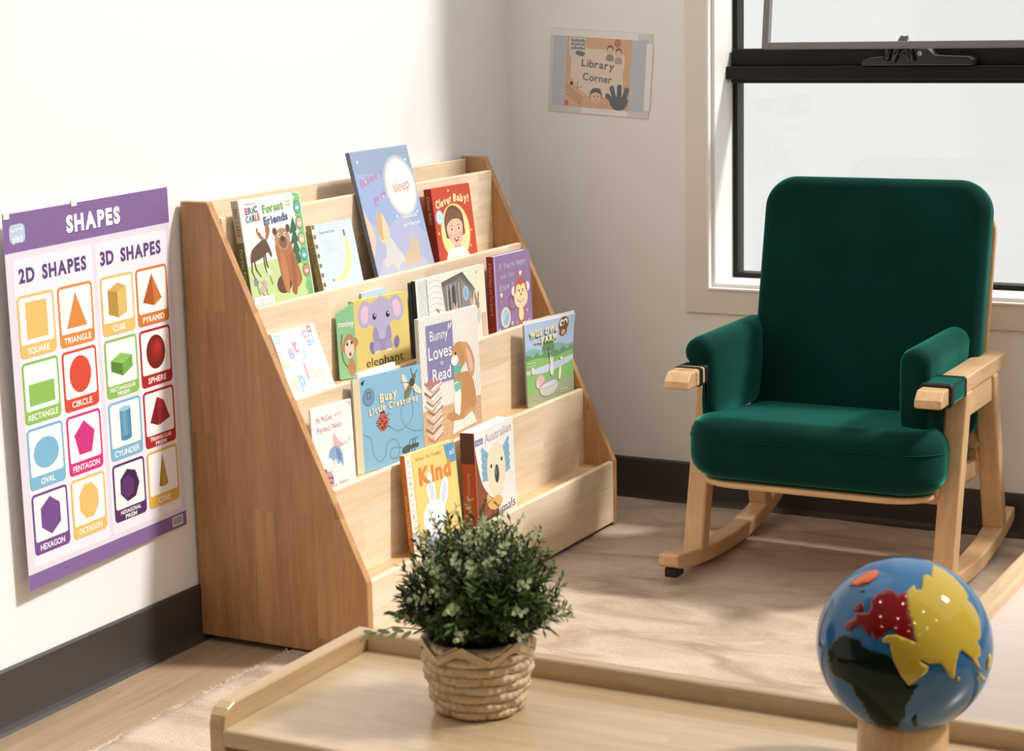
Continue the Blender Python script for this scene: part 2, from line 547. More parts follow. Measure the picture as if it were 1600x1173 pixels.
bm = B(); rectframe(bm, fx0, fx1, fz0, fz1, 0.011, 0.130, 0.178)
fr = obj('window_frame', bm, M_black, win, bevel=0.002)
bm = B()
box(bm, fx0 - 0.006, fx1, 0.085, 0.17, 1.072, 1.104); box(bm, fx0 + 0.006, fx1, 0.10, 0.17, 1.062, 1.075)
box(bm, fx0 + 0.004, fx1, 0.112, 0.165, 1.1035, 1.146)
obj('transom', bm, M_black, win, bevel=0.0025)
bm = B(); box(bm, fx0 + 0.014, fx1 - 0.014, 0.142, 0.146, fz0 + 0.012, 1.066); obj('window_pane', bm, M_glass, win)
# tilted outward awning sash above the transom
sash = empty('awning_sash', (0, 0, 0)); sash.parent = win
sash.location = (0, 0.172, 2.35); sash.rotation_euler = (radians(-7.5), 0, 0)
bm = B(); rectframe(bm, 0.692, fx1 - 0.04, -1.212, -0.02, 0.016, 0.0, 0.022)
bpy.context.view_layer.update()
sf = obj('sash_frame', bm, flat('grey_aluminium', (120, 117, 115), 0.4), sash, bevel=0.002)
bm = B(); box(bm, 0.70, fx1 - 0.05, 0.012, 0.016, -1.20, -0.03); obj('sash_pane', bm, M_glass, sash)
# winder on the transom
bm = B()
prism(bm, [(0.925, 1.105), (1.198, 1.105), (1.198, 1.119), (1.186, 1.126), (1.105, 1.129), (1.088, 1.145), (1.035, 1.148), (1.02, 1.132), (0.985, 1.127), (0.945, 1.124), (0.925, 1.115)], 'Y', 0.072, 0.113)
hd = obj('winder_housing', bm, flat('black_winder_case', (26, 25, 25), 0.28, 0.6), win, bevel=0.004, seg=3)
M_wind = flat('black_winder', (18, 17, 17), 0.25, 0.6)
bm = B(); tube(bm, [(1.004, 0.072, 1.116), (1.016, 0.062, 1.146), (1.034, 0.058, 1.172)], 0.0085, 12); tube(bm, [(0.986, 0.074, 1.119), (1.002, 0.066, 1.152)], 0.0085, 12)
tube(bm, [(1.034, 0.060, 1.174), (1.050, 0.064, 1.116)], 0.0095, 12)
obj('winder_handle', bm, M_wind, hd, smooth=True)
bm = B(); rings(bm, [[(1.069 + r * cos(2 * pi * k / 20), y, 1.133 + r * sin(2 * pi * k / 20)) for k in range(20)] for r, y in ((0.0055, 0.0725), (0.0055, 0.0705), (0.0045, 0.0700))])
lk = obj('key_lock', bm, flat('lock_metal', (205, 200, 190), 0.3, 0.5, 0.6), hd, label='round pale key lock')
bm = B(); box(bm, 1.0682, 1.0698, 0.0696, 0.0702, 1.1305, 1.1355); obj('keyhole', bm, M_strap, lk)

# pale ribbed wall and ground outside the window
M_rib, N_, L_, b_ = new_mat('outside_cladding')
tc = N_.new('ShaderNodeTexCoord'); wv = N_.new('ShaderNodeTexWave'); wv.bands_direction = 'Z'; wv.inputs['Scale'].default_value = 6.0
L_.new(tc.outputs['Object'], wv.inputs['Vector'])
bp_ = N_.new('ShaderNodeBump'); bp_.inputs['Strength'].default_value = 0.35; bp_.inputs['Distance'].default_value = 0.01
L_.new(wv.outputs['Fac'], bp_.inputs['Height']); L_.new(bp_.outputs[0], b_.inputs['Normal'])
b_.inputs['Base Color'].default_value = (0.80, 0.82, 0.835, 1); b_.inputs['Roughness'].default_value = 0.7
bm = B(); box(bm, -14.0, 8.0, 9.0, 9.2, -2.5, 6.0); struct('wall_exterior', bm, M_rib)

# ------------------------------------------------------------------ rug
bm = B()
nx, ny = 150, 170
RX0, RX1, RY0, RY1 = 0.228, 3.6, -4.4, -0.012
def rug_h(x, y):
    return 0.0030 * sin(x * 7.1 + 1.3 * sin(y * 5.0)) * sin(y * 6.3 + 0.8 * sin(x * 4.0)) - 0.0030
g = [[bm.verts.new((RX0 + (RX1 - RX0) * i / nx + (0.006 * rnd.uniform(-1, 1) if i == 0 else 0), RY0 + (RY1 - RY0) * j / ny, rug_h(RX0 + (RX1 - RX0) * i / nx, RY0 + (RY1 - RY0) * j / ny) + rnd.uniform(-0.0006, 0.0006))) for j in range(ny + 1)] for i in range(nx + 1)]
for i in range(nx):
    for j in range(ny):
        bm.faces.new([g[i][j], g[i + 1][j], g[i + 1][j + 1], g[i][j + 1]])
lo = [bm.verts.new((v.co.x - 0.002, v.co.y, -0.012)) for v in g[0]]
for j in range(ny):
    bm.faces.new([g[0][j + 1], lo[j + 1], lo[j], g[0][j]])
rug = obj('rug', bm, M_rug, smooth=True)
tag(rug, 'beige mottled shaggy rug covering the vinyl floor under the rocking chair', 'rug')
bm = B()
for k in range(2600):
    y = rnd.uniform(-3.2, -1.42)
    x = RX0 + rnd.uniform(-0.002, 0.012)
    l = rnd.uniform(0.006, 0.018)
    a = pi + rnd.uniform(-0.9, 0.9)
    dx, dy = l * cos(a), l * sin(a)
    p0 = Vector((x, y, -0.004)); p1 = p0 + Vector((dx, dy, rnd.uniform(-0.004, 0.006)))
    p1.z = max(p1.z, -0.011)
    nrm = Vector((-dy, dx, 0)).normalized() * 0.0007
    bm.faces.new([bm.verts.new(p0 - nrm), bm.verts.new(p0 + nrm), bm.verts.new(p1)])
fz = obj('rug_fringe', bm, flat('rug_fibre', (214, 192, 170), 0.9, 0.1), rug); fz['kind'] = 'stuff'

# ------------------------------------------------------------------ bookcase
SX0, SD, SY0, SW, SH, HB, ST = 0.0075, 0.4092, -1.4123, 1.1594, 0.90, 0.1579, 0.0195
bc = empty('display_bookcase', (0.2, SY0 + SW / 2, 0.0), 'wide stepped pine-coloured display bookcase holding children\'s books against the left wall', 'bookcase')
bpy.context.view_layer.update()
prof = [(SX0, 0.0), (SX0 + SD, 0.0), (SX0 + SD, HB), (SX0 + 0.066, SH), (SX0, SH)]
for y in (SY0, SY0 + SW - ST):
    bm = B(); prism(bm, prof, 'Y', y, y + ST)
    wobj('side_panel', bm, M_panel_shaded, bc, bevel=0.003, seg=3)
ya, yb = SY0 + ST - 0.001, SY0 + SW - ST + 0.001
bm = B(); box(bm, SX0 + 0.002, SX0 + 0.014, ya, yb, 0.01, SH - 0.006); wobj('back_panel', bm, M_board_sunlit, bc, bevel=0.002)
TOPZ = {0: 0.867, 1: 0.690, 2: 0.512, 3: 0.335, 4: 0.158}
FX = {0: 0.094, 1: 0.173, 2: 0.255, 3: 0.337, 4: SX0 + SD - 0.001}
for k in range(5):
    bm = B(); box(bm, FX[k] - 0.015, FX[k], ya, yb, (TOPZ[k + 1] - 0.030) if k < 4 else 0.004, TOPZ[k])
    wobj('display_board', bm, M_board_sunlit, bc, bevel=0.0035, seg=3)
for k in range(4):
    bm = B(); box(bm, FX[k] - 0.001, FX[k + 1] - 0.014, ya, yb, TOPZ[k + 1] - 0.030, TOPZ[k + 1] - 0.015)
    wobj('shelf', bm, M_shelf, bc, bevel=0.001)

# ------------------------------------------------------------------ rocking chair
CO = Vector((1.0365, -0.3358, 0.0))
ch = empty('rocking_chair', CO, 'beech wood rocking chair with dark green velvet cushions standing in front of the window', 'chair')
bpy.context.view_layer.update()
def curve_z(y):
    return 0.0012 + (0.30 if y < -0.02 else 0.47) * (y + 0.02) ** 2
for s in (-1, 1):
    bm = B()
    xa, xb = (s * 0.264, s * 0.312) if s > 0 else (-0.312, -0.264)
    ys = [-0.361 + (0.301 + 0.361) * k / 24 for k in range(25)]
    rs = []
    for i, y in enumerate(ys):
        z = curve_z(y); t = 0.037
        if i in (0, 24): z += 0.004; t = 0.029
        sl_ = 0.6 * (y + 0.02)
        rs.append([(xa, y + (0.003 if i == 24 else (-0.003 if i == 0 else 0)), z), (xb, y, z), (xb, y, z + t), (xa, y, z + t)])
    rings(bm, rs)
    rk = obj('rocker', bm, M_bwY, ch, bevel=0.006, seg=3)
    if s < 0:
        bm = B(); box(bm, -0.300, -0.270, -0.357, -0.315, 0.015, curve_z(-0.34) + 0.004)
        obj('rubber_stop', bm, flat('rubber', (20, 18, 16), 0.7), rk, bevel=0.003, label='black rubber stop under the front tip')
    # legs rake towards each other under the arm
    for (yb0, yt, zb) in ((-0.207, -0.118, 0.047), (0.205, 0.098, 0.050)):
        bm = B(); h = 0.021
        za = 0.030 + curve_z(yb0)
        ra = [(xa, yb0 - h, za), (xb, yb0 - h, za), (xb, yb0 + h, za), (xa, yb0 + h, za)]
        rb = [(xa, yt - h, 0.436), (xb, yt - h, 0.436), (xb, yt + h, 0.436), (xa, yt + h, 0.436)]
        rings(bm, [ra, rb]); obj('leg', bm, M_bwZ, ch, bevel=0.006, seg=3)
    # arm with the rail below it
    bm = B(); x2, x3 = (0.252, 0.310) if s > 0 else (-0.310, -0.252)
    prism(bm, [(-0.333, 0.437), (-0.327, 0.434), (0.190, 0.434), (0.195, 0.440), (0.195, 0.466), (0.188, 0.470), (-0.312, 0.470), (-0.330, 0.452)], 'X', x2, x3)
    ar = obj('arm_rest', bm, M_bwY, ch, bevel=0.006, seg=3)
    bm = B(); x4, x5 = (0.270, 0.306) if s > 0 else (-0.306, -0.270)
    prism(bm, [(-0.104, 0.376), (0.087, 0.376), (0.086, 0.436), (-0.104, 0.436)], 'X', x4, x5); obj('arm_rail', bm, M_bwY, ch, bevel=0.003)
    # seat rail
    bm = B(); prism(bm, [(-0.20, 0.214), (0.17, 0.188), (0.165, 0.226), (-0.19, 0.252)], 'X', *((0.246, 0.268) if s > 0 else (-0.268, -0.246))); obj('seat_rail', bm, M_bwY, ch, bevel=0.004)
bm = B(); box(bm, -0.266, 0.266, 0.130, 0.152, 0.200, 0.252); obj('cross_rail', bm, M_bwX, ch, bevel=0.004)
bm = B(); box(bm, -0.266, 0.266, -0.135, -0.113, 0.182, 0.212); obj('cross_rail', bm, M_bwX, ch, bevel=0.004)
# seat board (bent ply, round front corners), cushions
def seat_pl(x, y, d):
    return (x, y, 0.246 - 0.075 * (y + 0.30) + d)
bm = B(); pillow(bm, -0.262, 0.262, -0.296, 0.135, (0.10, 0.10, 0.02, 0.02), edge_profile(0.014, 0.006, n=3), lambda x, y, d: seat_pl(x, y, d - 0.024)); obj('seat_board', bm, M_bwX, ch, smooth=True)
bm = B()
pr = edge_profile(0.140, 0.048, n=8, extra=((0.04, 0.003), (0.11, 0.005)))
def cush(x, y, d):
    k = max(0.0, min(1.0, (y + 0.20) / 0.08)); k = k * k * (3 - 2 * k)
    w = 0.288 * (1 - k) + 0.253 * k
    return (x / 0.288 * w, y, 0.246 - 0.075 * (y + 0.30) - 0.004 + 0.060 + d * (1.0 - 0.06 * k))
pillow(bm, -0.288, 0.288, -0.312, 0.12, (0.10, 0.10, 0.03, 0.03), pr, cush, n=12)
sc = obj('seat_cushion', bm, M_velvet, ch, smooth=True)
# piping seam round the front of the cushion
pts = [cush(p[0] * 1.001, p[1] - 0.0003, 0.022) for p in rrect(-0.288, 0.288, -0.312, 0.12, (0.10, 0.10, 0.03, 0.03), 12)]
bm = B(); tube(bm, pts + [pts[0]], 0.0016, 6); obj('seam', bm, M_velvet, sc, smooth=True)
LEAN = radians(12.0)
def back_pl(x, z, d):
    # x across, z up the back, d forward(+) / backward(-)
    return (x + 0.002, 0.088 + z * sin(LEAN) - d * cos(LEAN), 0.292 + z * cos(LEAN) + d * sin(LEAN))
bm = B(); pillow(bm, -0.268, 0.268, 0.0, 0.575, (0.03, 0.03, 0.075, 0.075), edge_profile(0.080, 0.030, n=8, extra=((0.05, 0.003), (0.12, 0.004))), back_pl, n=14)
bkc = obj('back_cushion', bm, M_velvet, ch, smooth=True)
for s, (x0, x1) in ((-1, (-0.27, -0.25)), (1, (0.25, 0.27))):
    pass
bm = B(); pillow(bm, -0.2695, 0.2695, -0.03, 0.53, (0.02, 0.02, 0.07, 0.07), edge_profile(0.014, 0.005, n=3), lambda x, z, d: back_pl(x, z, d - 0.047), n=8)
obj('back_board', bm, M_bwZ, ch, smooth=True)
# arm pads: a rolled top with a panel hanging inside the arm
def offs(P, d):
    n = len(P); out = []
    for i in range(n):
        a, b, c = P[i - 1], P[i], P[(i + 1) % n]
        tx, ty = c[0] - a[0], c[1] - a[1]; l = sqrt(tx * tx + ty * ty) or 1
        out.append((b[0] - ty / l * d, b[1] + tx / l * d))
    return out
def pad(outline, ya, yb, r, top=None):
    bm = B(); rs = []
    st = [(0, r), (0.13, 0.62), (0.32, 0.32), (0.6, 0.1), (1.0, 0.0)]
    seq = [(ya + r * a, b if i else 1.0) for i, (a, b) in enumerate(st)] + [(ya + (yb - ya) * f, 0.0) for f in (0.3, 0.5, 0.7)] + [(yb - r * a, b if i else 1.0) for i, (a, b) in list(enumerate(st))[::-1]]
    for y, k in seq:
        rs.append([(p[0], y, p[1]) for p in offs(outline, k * r * 0.8)])
    rings(bm, rs)
    return bm
def comma(cx, cz, R, xo, xi, zb, sgn):
    """rolled top circle at (cx,cz); panel between xo and xi down to zb. listed counter-clockwise seen from the front"""
    P = []
    for k in range(13):
        a = radians(-15 + 215 * k / 12)
        P.append((cx + R * cos(a), cz + R * sin(a)))
    P += [(cx - R * 0.62, cz - R * 0.85), (xo + 0.003, cz - R * 1.7), (xo, zb + 0.05), (xo + 0.002, zb + 0.012), (xo + 0.010, zb)]
    P += [(xi - 0.010, zb), (xi - 0.002, zb + 0.012), (xi, zb + 0.05), (xi + 0.001, cz - R * 1.4)]
    return P
lp = comma(-0.275, 0.497, 0.036, -0.272, -0.236, 0.342, 1)
obj('arm_pad', pad(lp, -0.222, 0.15, 0.022), M_velvet, ch, smooth=True)
rp = [(-x, z) for x, z in comma(-0.216, 0.500, 0.034, -0.249, -0.184, 0.350, 1)][::-1]
rp = []
for k in range(13):
    a = radians(-8 + 196 * k / 12); rp.append((0.217 + 0.034 * cos(a), 0.503 + 0.034 * sin(a)))
rp += [(0.183, 0.44), (0.184, 0.385), (0.188, 0.362), (0.198, 0.352), (0.236, 0.352), (0.245, 0.362), (0.248, 0.385), (0.250, 0.44)]
obj('arm_pad', pad(rp, -0.222, 0.135, 0.022), M_velvet, ch, smooth=True)
# fabric sleeves strapped round the arms
def sleeve(xa, xb, ya, yb, t, m, name, parent, **k):
    bm = B()
    o = [(xa - t, 0.434 - t), (xb + t, 0.434 - t), (xb + t, 0.470 + t), (xa - t, 0.470 + t)]
    rings(bm, [[(p[0], y, p[1]) for p in rrect(xa - t, xb + t, 0.434 - t, 0.470 + t, 0.007, 4)] for y in (ya, yb)])
    return obj(name, bm, m, parent, smooth=False, **k)
s1 = sleeve(0.252, 0.310, -0.262, -0.160, 0.0035, M_velvet, 'arm_sleeve', ch)
sleeve(0.252, 0.310, -0.276, -0.258, 0.006, M_strap, 'elastic_band', s1, label='black elastic edge')
sleeve(0.252, 0.310, -0.168, -0.156, 0.0045, M_strap, 'elastic_band', s1, label='black elastic edge')
s2 = sleeve(-0.310, -0.252, -0.285, -0.20, 0.0015, M_bwY, 'arm_sleeve', ch)
sleeve(-0.310, -0.252, -0.268, -0.252, 0.003, M_strap, 'elastic_band', s2, label='black elastic edge')
sleeve(-0.310, -0.252, -0.238, -0.205, 0.003, M_strap, 'elastic_band', s2, label='black elastic edge')

# ------------------------------------------------------------------ low shelf with a raised edge (front of the picture)
TX0, TX1, TY0, TY1, TZ = 1.140, 2.42, -2.88, -2.558, 0.482
ls = empty('low_shelf', ((TX0 + TX1) / 2, (TY0 + TY1) / 2, 0.0), 'low pale wooden shelf with raised rim, carrying the potted plant and the globe', 'shelf')
bpy.context.view_layer.update()
RIM = 0.506
bm = B(); box(bm, TX0 + 0.02, TX1 - 0.02, TY0 - 0.004, TY1 - 0.019, TZ - 0.022, TZ); wobj('top_board', bm, M_tray, ls, bevel=0.005, seg=3)
for x in (TX0, TX1 - 0.0215):
    o_ = [(TY0 + 0.0, 0.001), (TY1, 0.001), (TY1, RIM - 0.004), (TY1 - 0.004, RIM), (TY0 + 0.022, RIM), (TY0 + 0.010, RIM - 0.004), (TY0 + 0.003, RIM - 0.011), (TY0, RIM - 0.022)]
    bm = B(); prism(bm, o_, 'X', x, x + 0.0215); wobj('side_panel', bm, M_traz, ls, bevel=0.006, seg=3)
bm = B(); box(bm, TX0 + 0.0205, TX1 - 0.0205, TY1 - 0.0205, TY1, 0.03, RIM); wobj('back_panel', bm, M_tray, ls, bevel=0.005, seg=3)
for z in (0.06, 0.27):
    bm = B(); box(bm, TX0 + 0.02, TX1 - 0.02, TY0 + 0.004, TY1 - 0.02, z, z + 0.018); wobj('inner_shelf', bm, M_tray, ls, bevel=0.003)

# second low table behind it, at the right
px0, py0, py1, pz = 1.733, -2.43, -0.98, 0.385
pt = empty('low_table', (2.3, -1.7, 0.0), 'low pale table with raised wooden rim behind the globe at the right', 'table')
bpy.context.view_layer.update()
M_pink = wood('pale_table_top', (0.56, 0.46, 0.40), (0.66, 0.56, 0.50), 'X', 'Y', 0.16, 1.2, 0.3, 9.0, 0.15, 0.2)
bm = B(); box(bm, px0 + 0.018, 2.9, py0 + 0.018, py1 - 0.018, pz - 0.02, pz); wobj('table_top', bm, M_pink, pt)
bm = B(); box(bm, px0 - 0.008, px0 + 0.026, py0, py1, 0.30, pz + 0.016); wobj('rim_board', bm, M_traz, pt, bevel=0.006, seg=3)
bm = B(); box(bm, px0 + 0.019, 2.9, py0, py0 + 0.02, 0.30, pz + 0.016); wobj('rim_board', bm, M_tray, pt, bevel=0.006, seg=3)
bm = B(); box(bm, px0 + 0.019, 2.9, py1 - 0.02, py1, 0.30, pz + 0.016); wobj('rim_board', bm, M_tray, pt, bevel=0.006, seg=3)
bm = B(); box(bm, 2.899, 2.92, py0, py1, 0.30, pz + 0.016); wobj('rim_board', bm, M_traz, pt, bevel=0.006, seg=3)
for x in (px0 + 0.025, 2.84):
    for y in (py0 + 0.025, py1 - 0.07):
        bm = B(); box(bm, x, x + 0.045, y, y + 0.045, 0.0, pz - 0.019); wobj('leg', bm, M_bwZ, pt, bevel=0.005)

# ------------------------------------------------------------------ books
PAGE = flat('page_block', (236, 230, 218), 0.7, 0.2)
BOOKS = {'forest': (-1.3661, .2074, .2234, .1444, .1371, -.0367, .675, .018), 'banana': (-1.1147, .1488, .1473, .1466, .202, -.0362, .675, .014),
 'sleep': (-.904, .2452, .2886, .152, .2386, 0, .675, .010), 'clever': (-.629, .1718, .1772, .1475, .1176, -.0343, .675, .02),
 'lets': (-1.373, .1517, .1438, .2369, .3606, 0, .497, .010), 'elephant': (-1.0914, .1791, .1631, .2066, .04, -.1535, .497, .014),
 'mice': (-.8679, .3067, .1779, .2295, .0499, -.0146, .497, .010), 'purple': (-.5067, .1705, .1863, .2267, .0325, -.0427, .497, .02),
 'mcgee': (-1.389, .1280, .172, .2900, .042, -.1100, .32, .004), 'busy': (-1.2171, .2124, .1995, .2791, .0295, -.1748, .32, .005),
 'bunny': (-.9746, .2284, .2892, .2972, .0286, -.0823, .32, .010), 'owl': (-.477, .2020, .2011, .2895, .0355, -.1226, .32, .004),
 'kind': (-1.169, .1828, .2139, .3809, .091, -.0826, .143, .012), 'animals': (-.9217, .194, .2132, .396, .0292, .04, .143, .034),
 'blue_back': (-1.02, .10, .170, .1800, .01, 0, .497, .005), 'white_back': (-1.180, .15, .206, .2672, .02, 0, .32, .006), 'thin_back': (-.872, .28, .174, .2168, .045, -.0146, .497, .005)}
BASEC = {'forest': (228, 228, 222), 'banana': (196, 212, 238), 'sleep': (140, 160, 204), 'clever': (206, 62, 36), 'lets': (240, 238, 238), 'elephant': (222, 196, 104), 'blue_back': (188, 214, 236), 'thin_back': (92, 90, 84), 'mice': (238, 232, 206), 'purple': (140, 108, 160), 'mcgee': (240, 236, 234), 'white_back': (242, 240, 236), 'busy': (128, 184, 216), 'bunny': (238, 232, 222), 'kind': (234, 204, 110), 'animals': (238, 236, 232)}
def book(key, name, label, group, cover, spine=None, edge=None, rad=0.002, tc=0.0016, paper=False, cat='book'):
    y0, w, h, xb, al, ps, zf, t = BOOKS[key]
    U = Vector((-sin(ps), cos(ps), 0)); n = Vector((cos(ps), sin(ps), 0))
    V = -n * sin(al) + Vector((0, 0, cos(al))); N = U.cross(V)
    zf = zf + t * sin(al) + 0.0006
    M = Matrix((( U.x, V.x, N.x, xb), (U.y, V.y, N.y, y0), (U.z, V.z, N.z, zf), (0, 0, 0, 1)))
    root = empty(name, mat=M, label=label, cat=cat, group=group)
    if paper: tc = 0.0005
    sp = 0.0 if paper else tc
    bm = B()
    prism(bm, rrect(sp, w, 0, h, (0.0008, rad, rad, 0.0008), 4), 'Z', -tc, 0.0)
    prism(bm, rrect(sp, w, 0, h, (0.0008, rad, rad, 0.0008), 4), 'Z', -t, -t + tc, 0)
    cv = obj('cover', bm, [ink(cover), ink(edge or cover)], root)
    bm = B(); box(bm, tc * 1.5, w - 0.0025, 0.0015, h - 0.002, -t + tc, -tc)
    obj('pages', bm, PAGE, root)
    bm = B(); box(bm, -0.0002, sp + tc, 0.0, h, -t, -0.00002)
    so = obj('spine', bm, ink(spine or cover), root, bevel=0.0006)
    return root, cv, so, w * 100, h * 100, t * 100

LZ = [0.1]
def cm(parent, art, name='printed_cover'):
    LZ[0] = art.z + 0.003
    return art.build(name, parent, Matrix.Scale(0.01, 4))
def art(): return Art(0.012, 0.0011)
def spine_text(so, s, t, h, frac, col, length, size=0.55):
    a = art()
    a.text(s, 0, 0, size, col, w=length, rot=0)
    # spine faces -u: text runs down the spine
    F = Matrix(((0, 0, -0.01, -0.0003), (-0.01, 0, 0, h * 0.01 * frac), (0, 0.01, 0, -t * 0.005), (0, 0, 0, 1)))
    a.bm.transform(Matrix.Identity(4))
    a.build('spine_title', so, F)
def curve(pts, n=8):
    """smooth closed-ish polyline through pts (Catmull-Rom, open)"""
    out = []
    P = [pts[0]] + list(pts) + [pts[-1]]
    for i in range(1, len(P) - 2):
        for k in range(n):
            t = k / n; a, b, c, d = P[i - 1], P[i], P[i + 1], P[i + 2]
            out.append(tuple(0.5 * (2 * b[j] + (c[j] - a[j]) * t + (2 * a[j] - 5 * b[j] + 4 * c[j] - d[j]) * t * t + (3 * b[j] - a[j] - 3 * c[j] + d[j]) * t ** 3) for j in (0, 1)))
    out.append(pts[-1])
    return out
def blob(pts, n=6):
    P = list(pts); m = len(P); out = []
    for i in range(m):
        a, b, c, d = P[i - 1], P[i], P[(i + 1) % m], P[(i + 2) % m]
        for k in range(n):
            t = k / n
            out.append(tuple(0.5 * (2 * b[j] + (c[j] - a[j]) * t + (2 * a[j] - 5 * b[j] + 4 * c[j] - d[j]) * t * t + (3 * b[j] - a[j] - 3 * c[j] + d[j]) * t ** 3) for j in (0, 1)))
    return out

G1, G2, G3, G4 = 'books on the top tier', 'books on the second tier', 'books on the third tier', 'books on the bottom tier'

# --- top tier: board book with a moose and a bear
r, cv, so, w, h, t = book('forest', 'board_book', 'board book with moose and bear on white and green, leftmost on the top tier', G1, (228, 228, 222), (188, 178, 160), rad=0.006)
a = art(); a.rect(0.25, 0.05, w - 0.05, h - 0.05, BASEC['forest'], 0.45)
a.poly([(0.15, 0.1), (18.6, 0.1), (18.6, 10.2)] + curve([(18.6, 10.2), (13, 9.7), (7, 9.4), (0.15, 9.0)], 6), (186, 208, 132))
a.poly([(18.3, 0.1), (20.5, 0.1), (20.5, 21.9), (18.6, 22.2), (17.6, 22.2)] + [(18.3 + 0.35 * cos(k * 1.26), 21.5 - k * 0.5) for k in range(42)], (122, 190, 112))
for k, c in enumerate(((96, 170, 180), (214, 170, 150), (196, 190, 120), (86, 170, 190), (206, 130, 110))):
    a.ell(19.1, 19.2 - k * 3.3, 1.25, 1.35, (70, 130, 70)); a.ell(19.2, 19.2 - k * 3.3, 1.0, 1.1, c); a.ell(19.2, 19.0 - k * 3.3, 0.5, 0.35, (238, 228, 210))
for k in range(7): a.rect(18.6, 3.6 - k * 0.42, 20.2, 3.75 - k * 0.42, (90, 160, 90))
for k in range(4):   # fir tree
    a.poly([(17.0, 17.4 - 2.2 * k), (17.9, 15.2 - 2.2 * k), (17.9, 14.4 - 2.2 * k), (15.2 - 0.15 * k, 13.9 - 2.2 * k)], (52, 96, 66))
# moose (profile)
mo = (92, 66, 50); a.oy = -1.3
a.poly(blob([(1.2, 11.0), (2.0, 13.2), (4.6, 14.6), (6.6, 15.2), (7.4, 14.6), (8.4, 12.2), (8.1, 11.3), (7.2, 12.4), (6.2, 12.0), (4.2, 11.3), (2.2, 11.0)]), mo)
for p in ([(1.7, 11.6), (1.2, 9.2), (2.0, 7.2)], [(2.4, 11.2), (2.6, 9.4), (3.8, 7.9)], [(5.6, 12.0), (5.6, 9.8), (5.9, 8.5)], [(6.2, 12.0), (6.3, 10.0), (7.1, 8.7)]):
    a.line(p, 0.5, mo, 0.28)
an = (150, 104, 66)
a.poly(blob([(6.3, 15.0), (5.4, 15.4), (4.6, 16.4), (4.5, 17.6), (5.0, 17.4), (5.1, 16.7), (5.6, 16.6), (6.0, 15.9), (6.6, 15.3)]), an)
a.poly(blob([(7.0, 15.0), (7.4, 16.0), (7.5, 17.4), (8.3, 18.6), (8.6, 17.8), (8.9, 16.9), (8.5, 16.0), (8.1, 15.4), (7.4, 14.9)]), an)
# bear (sitting)
a.oy = 0.0
a.ell(11.2, 4.2, 2.6, 1.9, (96, 58, 44), 12); a.poly(blob([(10.2, 12.6), (10.3, 8), (11.0, 3.2), (12.0, 2.4), (13.0, 4.6), (14.2, 3.0), (15.6, 2.9), (17.3, 4.5), (16.6, 7.5), (15.6, 10.5), (14.9, 12.6)]), (168, 100, 56))
a.poly(blob([(11.2, 10.5), (11.0, 5.0), (12.3, 2.0), (12.9, 5.2), (12.6, 9.4)]), (186, 116, 66)); a.poly(blob([(14.5, 10.2), (14.2, 5.0), (13.4, 2.4), (14.8, 1.6), (15.5, 4.8), (15.6, 8.4)]), (150, 86, 48))
a.ell(12.6, 13.2, 2.5, 2.3, (176, 128, 78)); a.ell(10.4, 15.0, 0.7, 0.8, (92, 62, 46)); a.ell(14.9, 15.2, 0.7, 0.85, (92, 62, 46))
a.ell(12.7, 12.6, 1.3, 1.35, (120, 84, 62)); a.ell(12.7, 13.2, 0.6, 0.5, (62, 44, 40))
for x in (11.6, 13.6): a.ell(x, 14.1, 0.42, 0.45, (226, 216, 196)); a.ell(x + 0.1, 14.1, 0.2, 0.22, (30, 24, 20))
for x, y, c in ((2.0, 5.6, (150, 110, 176)), (4.6, 5.0, (206, 150, 176)), (3.6, 3.8, (206, 160, 186)), (6.6, 7.2, (236, 226, 190))):
    a.line([(x + 0.6, y - 2.6), (x, y)], 0.16, (84, 128, 66))
    for k in range(5): a.ell(x + 0.5 * cos(k * 1.26), y + 0.5 * sin(k * 1.26), 0.42, 0.26, c, k * 72)
a.rect(0.4, 0.4, 7.0, 2.6, (236, 236, 232), 0.2)
for k in range(4): a.rect(1.8, 0.8 + 0.4 * k, 6.4, 0.93 + 0.4 * k, (170, 170, 172))
a.poly([(0.8, 0.7), (1.5, 0.7), (1.15, 1.5)], (214, 170, 60))
cm(cv, a, 'illustration')
a = art(); a.z = LZ[0]
cs = [(196, 60, 70), (70, 120, 190), (90, 160, 90), (90, 60, 130), (214, 120, 60)]
a.letters('ERiC', 3.9, 20.0, 1.35, None, 4.2, 3, 0.02, cs); a.letters('CARLE', 4.0, 18.4, 1.35, None, 4.7, 3, 0.02, cs[1:] + cs[:1])
a.text('WORLD OF', 3.6, 21.3, 0.42, (170, 130, 120), w=3.4); a.letters('Forest', 11.0, 20.0, 1.85, (120, 178, 90), 7.2, 3, 0.03); a.letters('Friends', 11.4, 17.6, 1.75, (78, 92, 150), 8.3, 3, 0.03)
a.text('SOUND', 16.2, 20.7, 0.4, (120, 170, 100), w=1.7); a.text('BOOK', 16.2, 20.0, 0.4, (120, 170, 100), w=1.5)
cm(cv, a, 'title')
bm = B(); box(bm, -0.0006, 0.0, 0.002, h * 0.0062, -t * 0.01 + 0.0005, -0.0006); obj('spine_panel', bm, ink((92, 122, 62)), so, label='green lower half of the spine')
spine_text(so, 'ERiC CARLE', t, h, 0.80, (70, 56, 50), 5.6, 0.9)
a = art(); a.z = 0.09; a.text('Forest Friends', 0, 0, 0.85, (226, 222, 200), w=9.0)
a.build('spine_title', so, Matrix(((0, 0, -0.01, 0.0), (-0.01, 0, 0, h * 0.0036), (0, 0.01, 0, -t * 0.005), (0, 0, 0, 1))))

